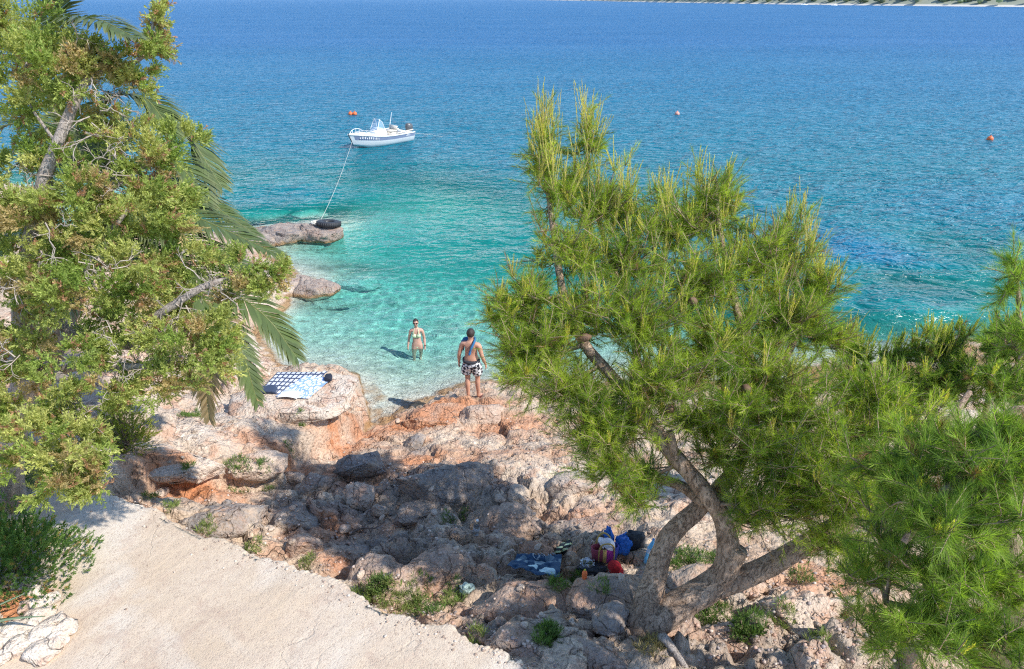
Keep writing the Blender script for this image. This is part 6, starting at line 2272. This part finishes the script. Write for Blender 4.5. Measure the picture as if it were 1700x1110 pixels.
# ------------------------------------------------------------------ stone edging at the lower left, agave, plants and grass
ed = empty('stone_edging', SEE(60, 1050))
tag(ed, 'rough white stone edging round a bed of red soil in the lower left corner', 'edging')
EDG = [(30, 1000, .30, .22, .20), (52, 1003, .26, .22, .2), (70, 1018, .24, .2, .18), (88, 1034, .28, .22, .2), (15, 1022, .30, .20, .16), (62, 1040, .28, .22, .2), (80, 1056, .30, .26, .2), (105, 1064, .26, .24, .2), (120, 1078, .26, .2, .16), (50, 1075, .34, .28, .2), (78, 1088, .32, .28, .2),
       (105, 1098, .3, .26, .18), (20, 1088, .40, .30, .2), (45, 1106, .42, .30, .2), (80, 1112, .34, .3, .2), (5, 1108, .42, .34, .22), (0, 1070, .3, .24, .18)]
eo = np.array(ed.location)
for i, (px, py, a, b, c) in enumerate(EDG):
    V, F = rock_shape((a * 1.15, b * 1.15, c), 400 + i, 4, 9, .14)
    q = np.array([*SEE(px, py)[:2], 0])
    q[2] = path_level(q[0], q[1]) + .04
    o = link('stone', mesh_np('stone', V, F, np.tile((.03, 0, 1.0), (len(V), 1))), ROCK, ed)
    o.location = tuple(q - eo + (0, 0, .03))
    o.rotation_euler = (.12 * math.sin(i * 2.1), .12 * math.cos(i * 1.7), i * 1.3)
# red soil inside
sc0 = SEE(10, 1045)
V, F = ico(4)
V = V * np.array([.55, .42, .10]) * (1 + .15 * fbm(V * 3, 3)[:, None])
so = link('soil', mesh_np('soil', V, F, np.tile((.9, 0, .1), (len(V), 1))), ROCK, ed)
so.location = (sc0[0] - eo[0], sc0[1] - eo[1], path_level(sc0[0], sc0[1]) + .03 - eo[2])
# agave leaf reaching in from the left
ag = empty('agave_plant', AT(-60, 1050, path_level(-5, 4.8) + .05))
tag(ag, 'pale green sword leaf of an agave reaching over the red soil', 'plant')
a0 = np.array(ag.location)
for (tx, ty, tz) in ((75, 1022, .32), (40, 985, .45), (-40, 1100, .4), (-130, 1000, .4)):
    tip = AT(tx, ty, a0[2] + tz) - a0
    pts = catmull([(0, 0, 0), tip * .5 + (0, 0, .06), tip], 6)
    sd = unit(np.cross(tip, (0, 0, 1.0)))
    rings = []
    for i, q in enumerate(pts):
        w_ = .035 * (1 - (i / (len(pts) - 1)) ** 1.5) + .002
        rings.append(np.array([q - sd * w_, q + (0, 0, -.012), q + sd * w_, q + (0, 0, .004)]))
    mb = MB()
    mb.loft(rings, (.34, .42, .27))
    mb.build('leaf', GRASS_LEAF, ag)

GB, GD, GL, GC = [], [], [], []


def tuft(px, py, r, n, h, cols, spread=.5):
    c = SEE(px, py)
    for _ in range(n):
        a = rng.random() * 6.28
        q = c + np.array([math.cos(a), math.sin(a), 0]) * r * math.sqrt(rng.random())
        q[2] = drop(q[0], q[1])
        GB.append(q); GD.append(unit(np.array([0, 0, 1.0]) + rng.normal(0, spread, 3) * np.array([1, 1, .3])))
        GL.append(h * (.5 + .7 * rng.random()))
        t = rng.random()
        GC.append(np.array(cols[0]) * (1 - t) + np.array(cols[1]) * t)


GR = ((.15, .24, .05), (.34, .38, .14))
DG = ((.09, .17, .04), (.20, .30, .08))
for a in ((620, 988, .14, 90, .16, GR), (650, 998, .16, 110, .18, GR), (685, 1010, .14, 90, .16, GR), (720, 1015, .15, 70, .12, DG), (760, 990, .15, 60, .12, DG), (700, 990, .18, 70, .12, DG), (510, 936, .10, 50, .14, GR), (420, 908, .14, 60, .14, GR), (345, 876, .14, 60, .12, GR),
          (285, 842, .10, 45, .12, GR), (250, 825, .10, 40, .10, DG), (395, 776, .22, 110, .12, DG), (440, 778, .14, 60, .10, DG), (480, 745, .06, 30, .10, DG), (790, 1068, .10, 60, .12, GR), (925, 972, .12, 70, .12, DG), (955, 962, .08, 40, .10, DG), (1000, 975, .10, 30, .08, DG), (1180, 930, .22, 150, .13, DG),
          (1140, 925, .15, 90, .12, DG), (1120, 940, .1, 50, .1, DG), (1185, 1020, .2, 160, .15, DG), (1250, 1030, .16, 130, .15, DG), (1230, 1055, .08, 50, .1, DG), (1300, 1020, .14, 60, .12, GR), (1080, 1070, .14, 80, .16, ((.30, .24, .10), (.42, .36, .18))), (900, 1065, .08, 60, .10, DG), (915, 1050, .09, 70, .12, DG),
          (1360, 1060, .12, 60, .14, GR), (330, 690, .16, 70, .10, DG), (310, 690, .14, 60, .10, DG), (770, 855, .07, 30, .09, DG), (745, 862, .1, 40, .08, DG), (620, 995, .2, 40, .1, DG), (500, 690, .05, 30, .10, DG), (1330, 960, .14, 60, .12, DG), (1420, 1020, .16, 80, .14, GR), (600, 985, .10, 40, .12, GR), (320, 805, .1, 40, .08, DG), (750, 1005, .12, 60, .13, GR)):
    tuft(*a)
V, F, C = needle_geo(np.array(GB), np.array(GD), np.array(GL) * .35, 5, .085, .007, .5, .25, np.array(GC), True, .2, .15)
gr = link('grass', mesh_np('grass', V, F, C), GRASS_LEAF, None, False)
tag(gr, 'sparse green grass and weeds along the path edge and between the rocks', None, None, 'stuff')
for px, py, r, lab in ((632, 972, .13, 'small round dark green shrublet on the bank beside the path'), (910, 1058, .13, 'tiny dark green shrublet between rocks at the bottom edge'), (1235, 1045, .17, 'grey green shrublet under the right limb of the pine')):
    bush('shrublet', lab, SEE(px, py) - np.array((0, 0, .03)), r, r, r * 1.2, 160, 16, .06, .022, .008, [(.09, .16, .05), (.2, .28, .09)])
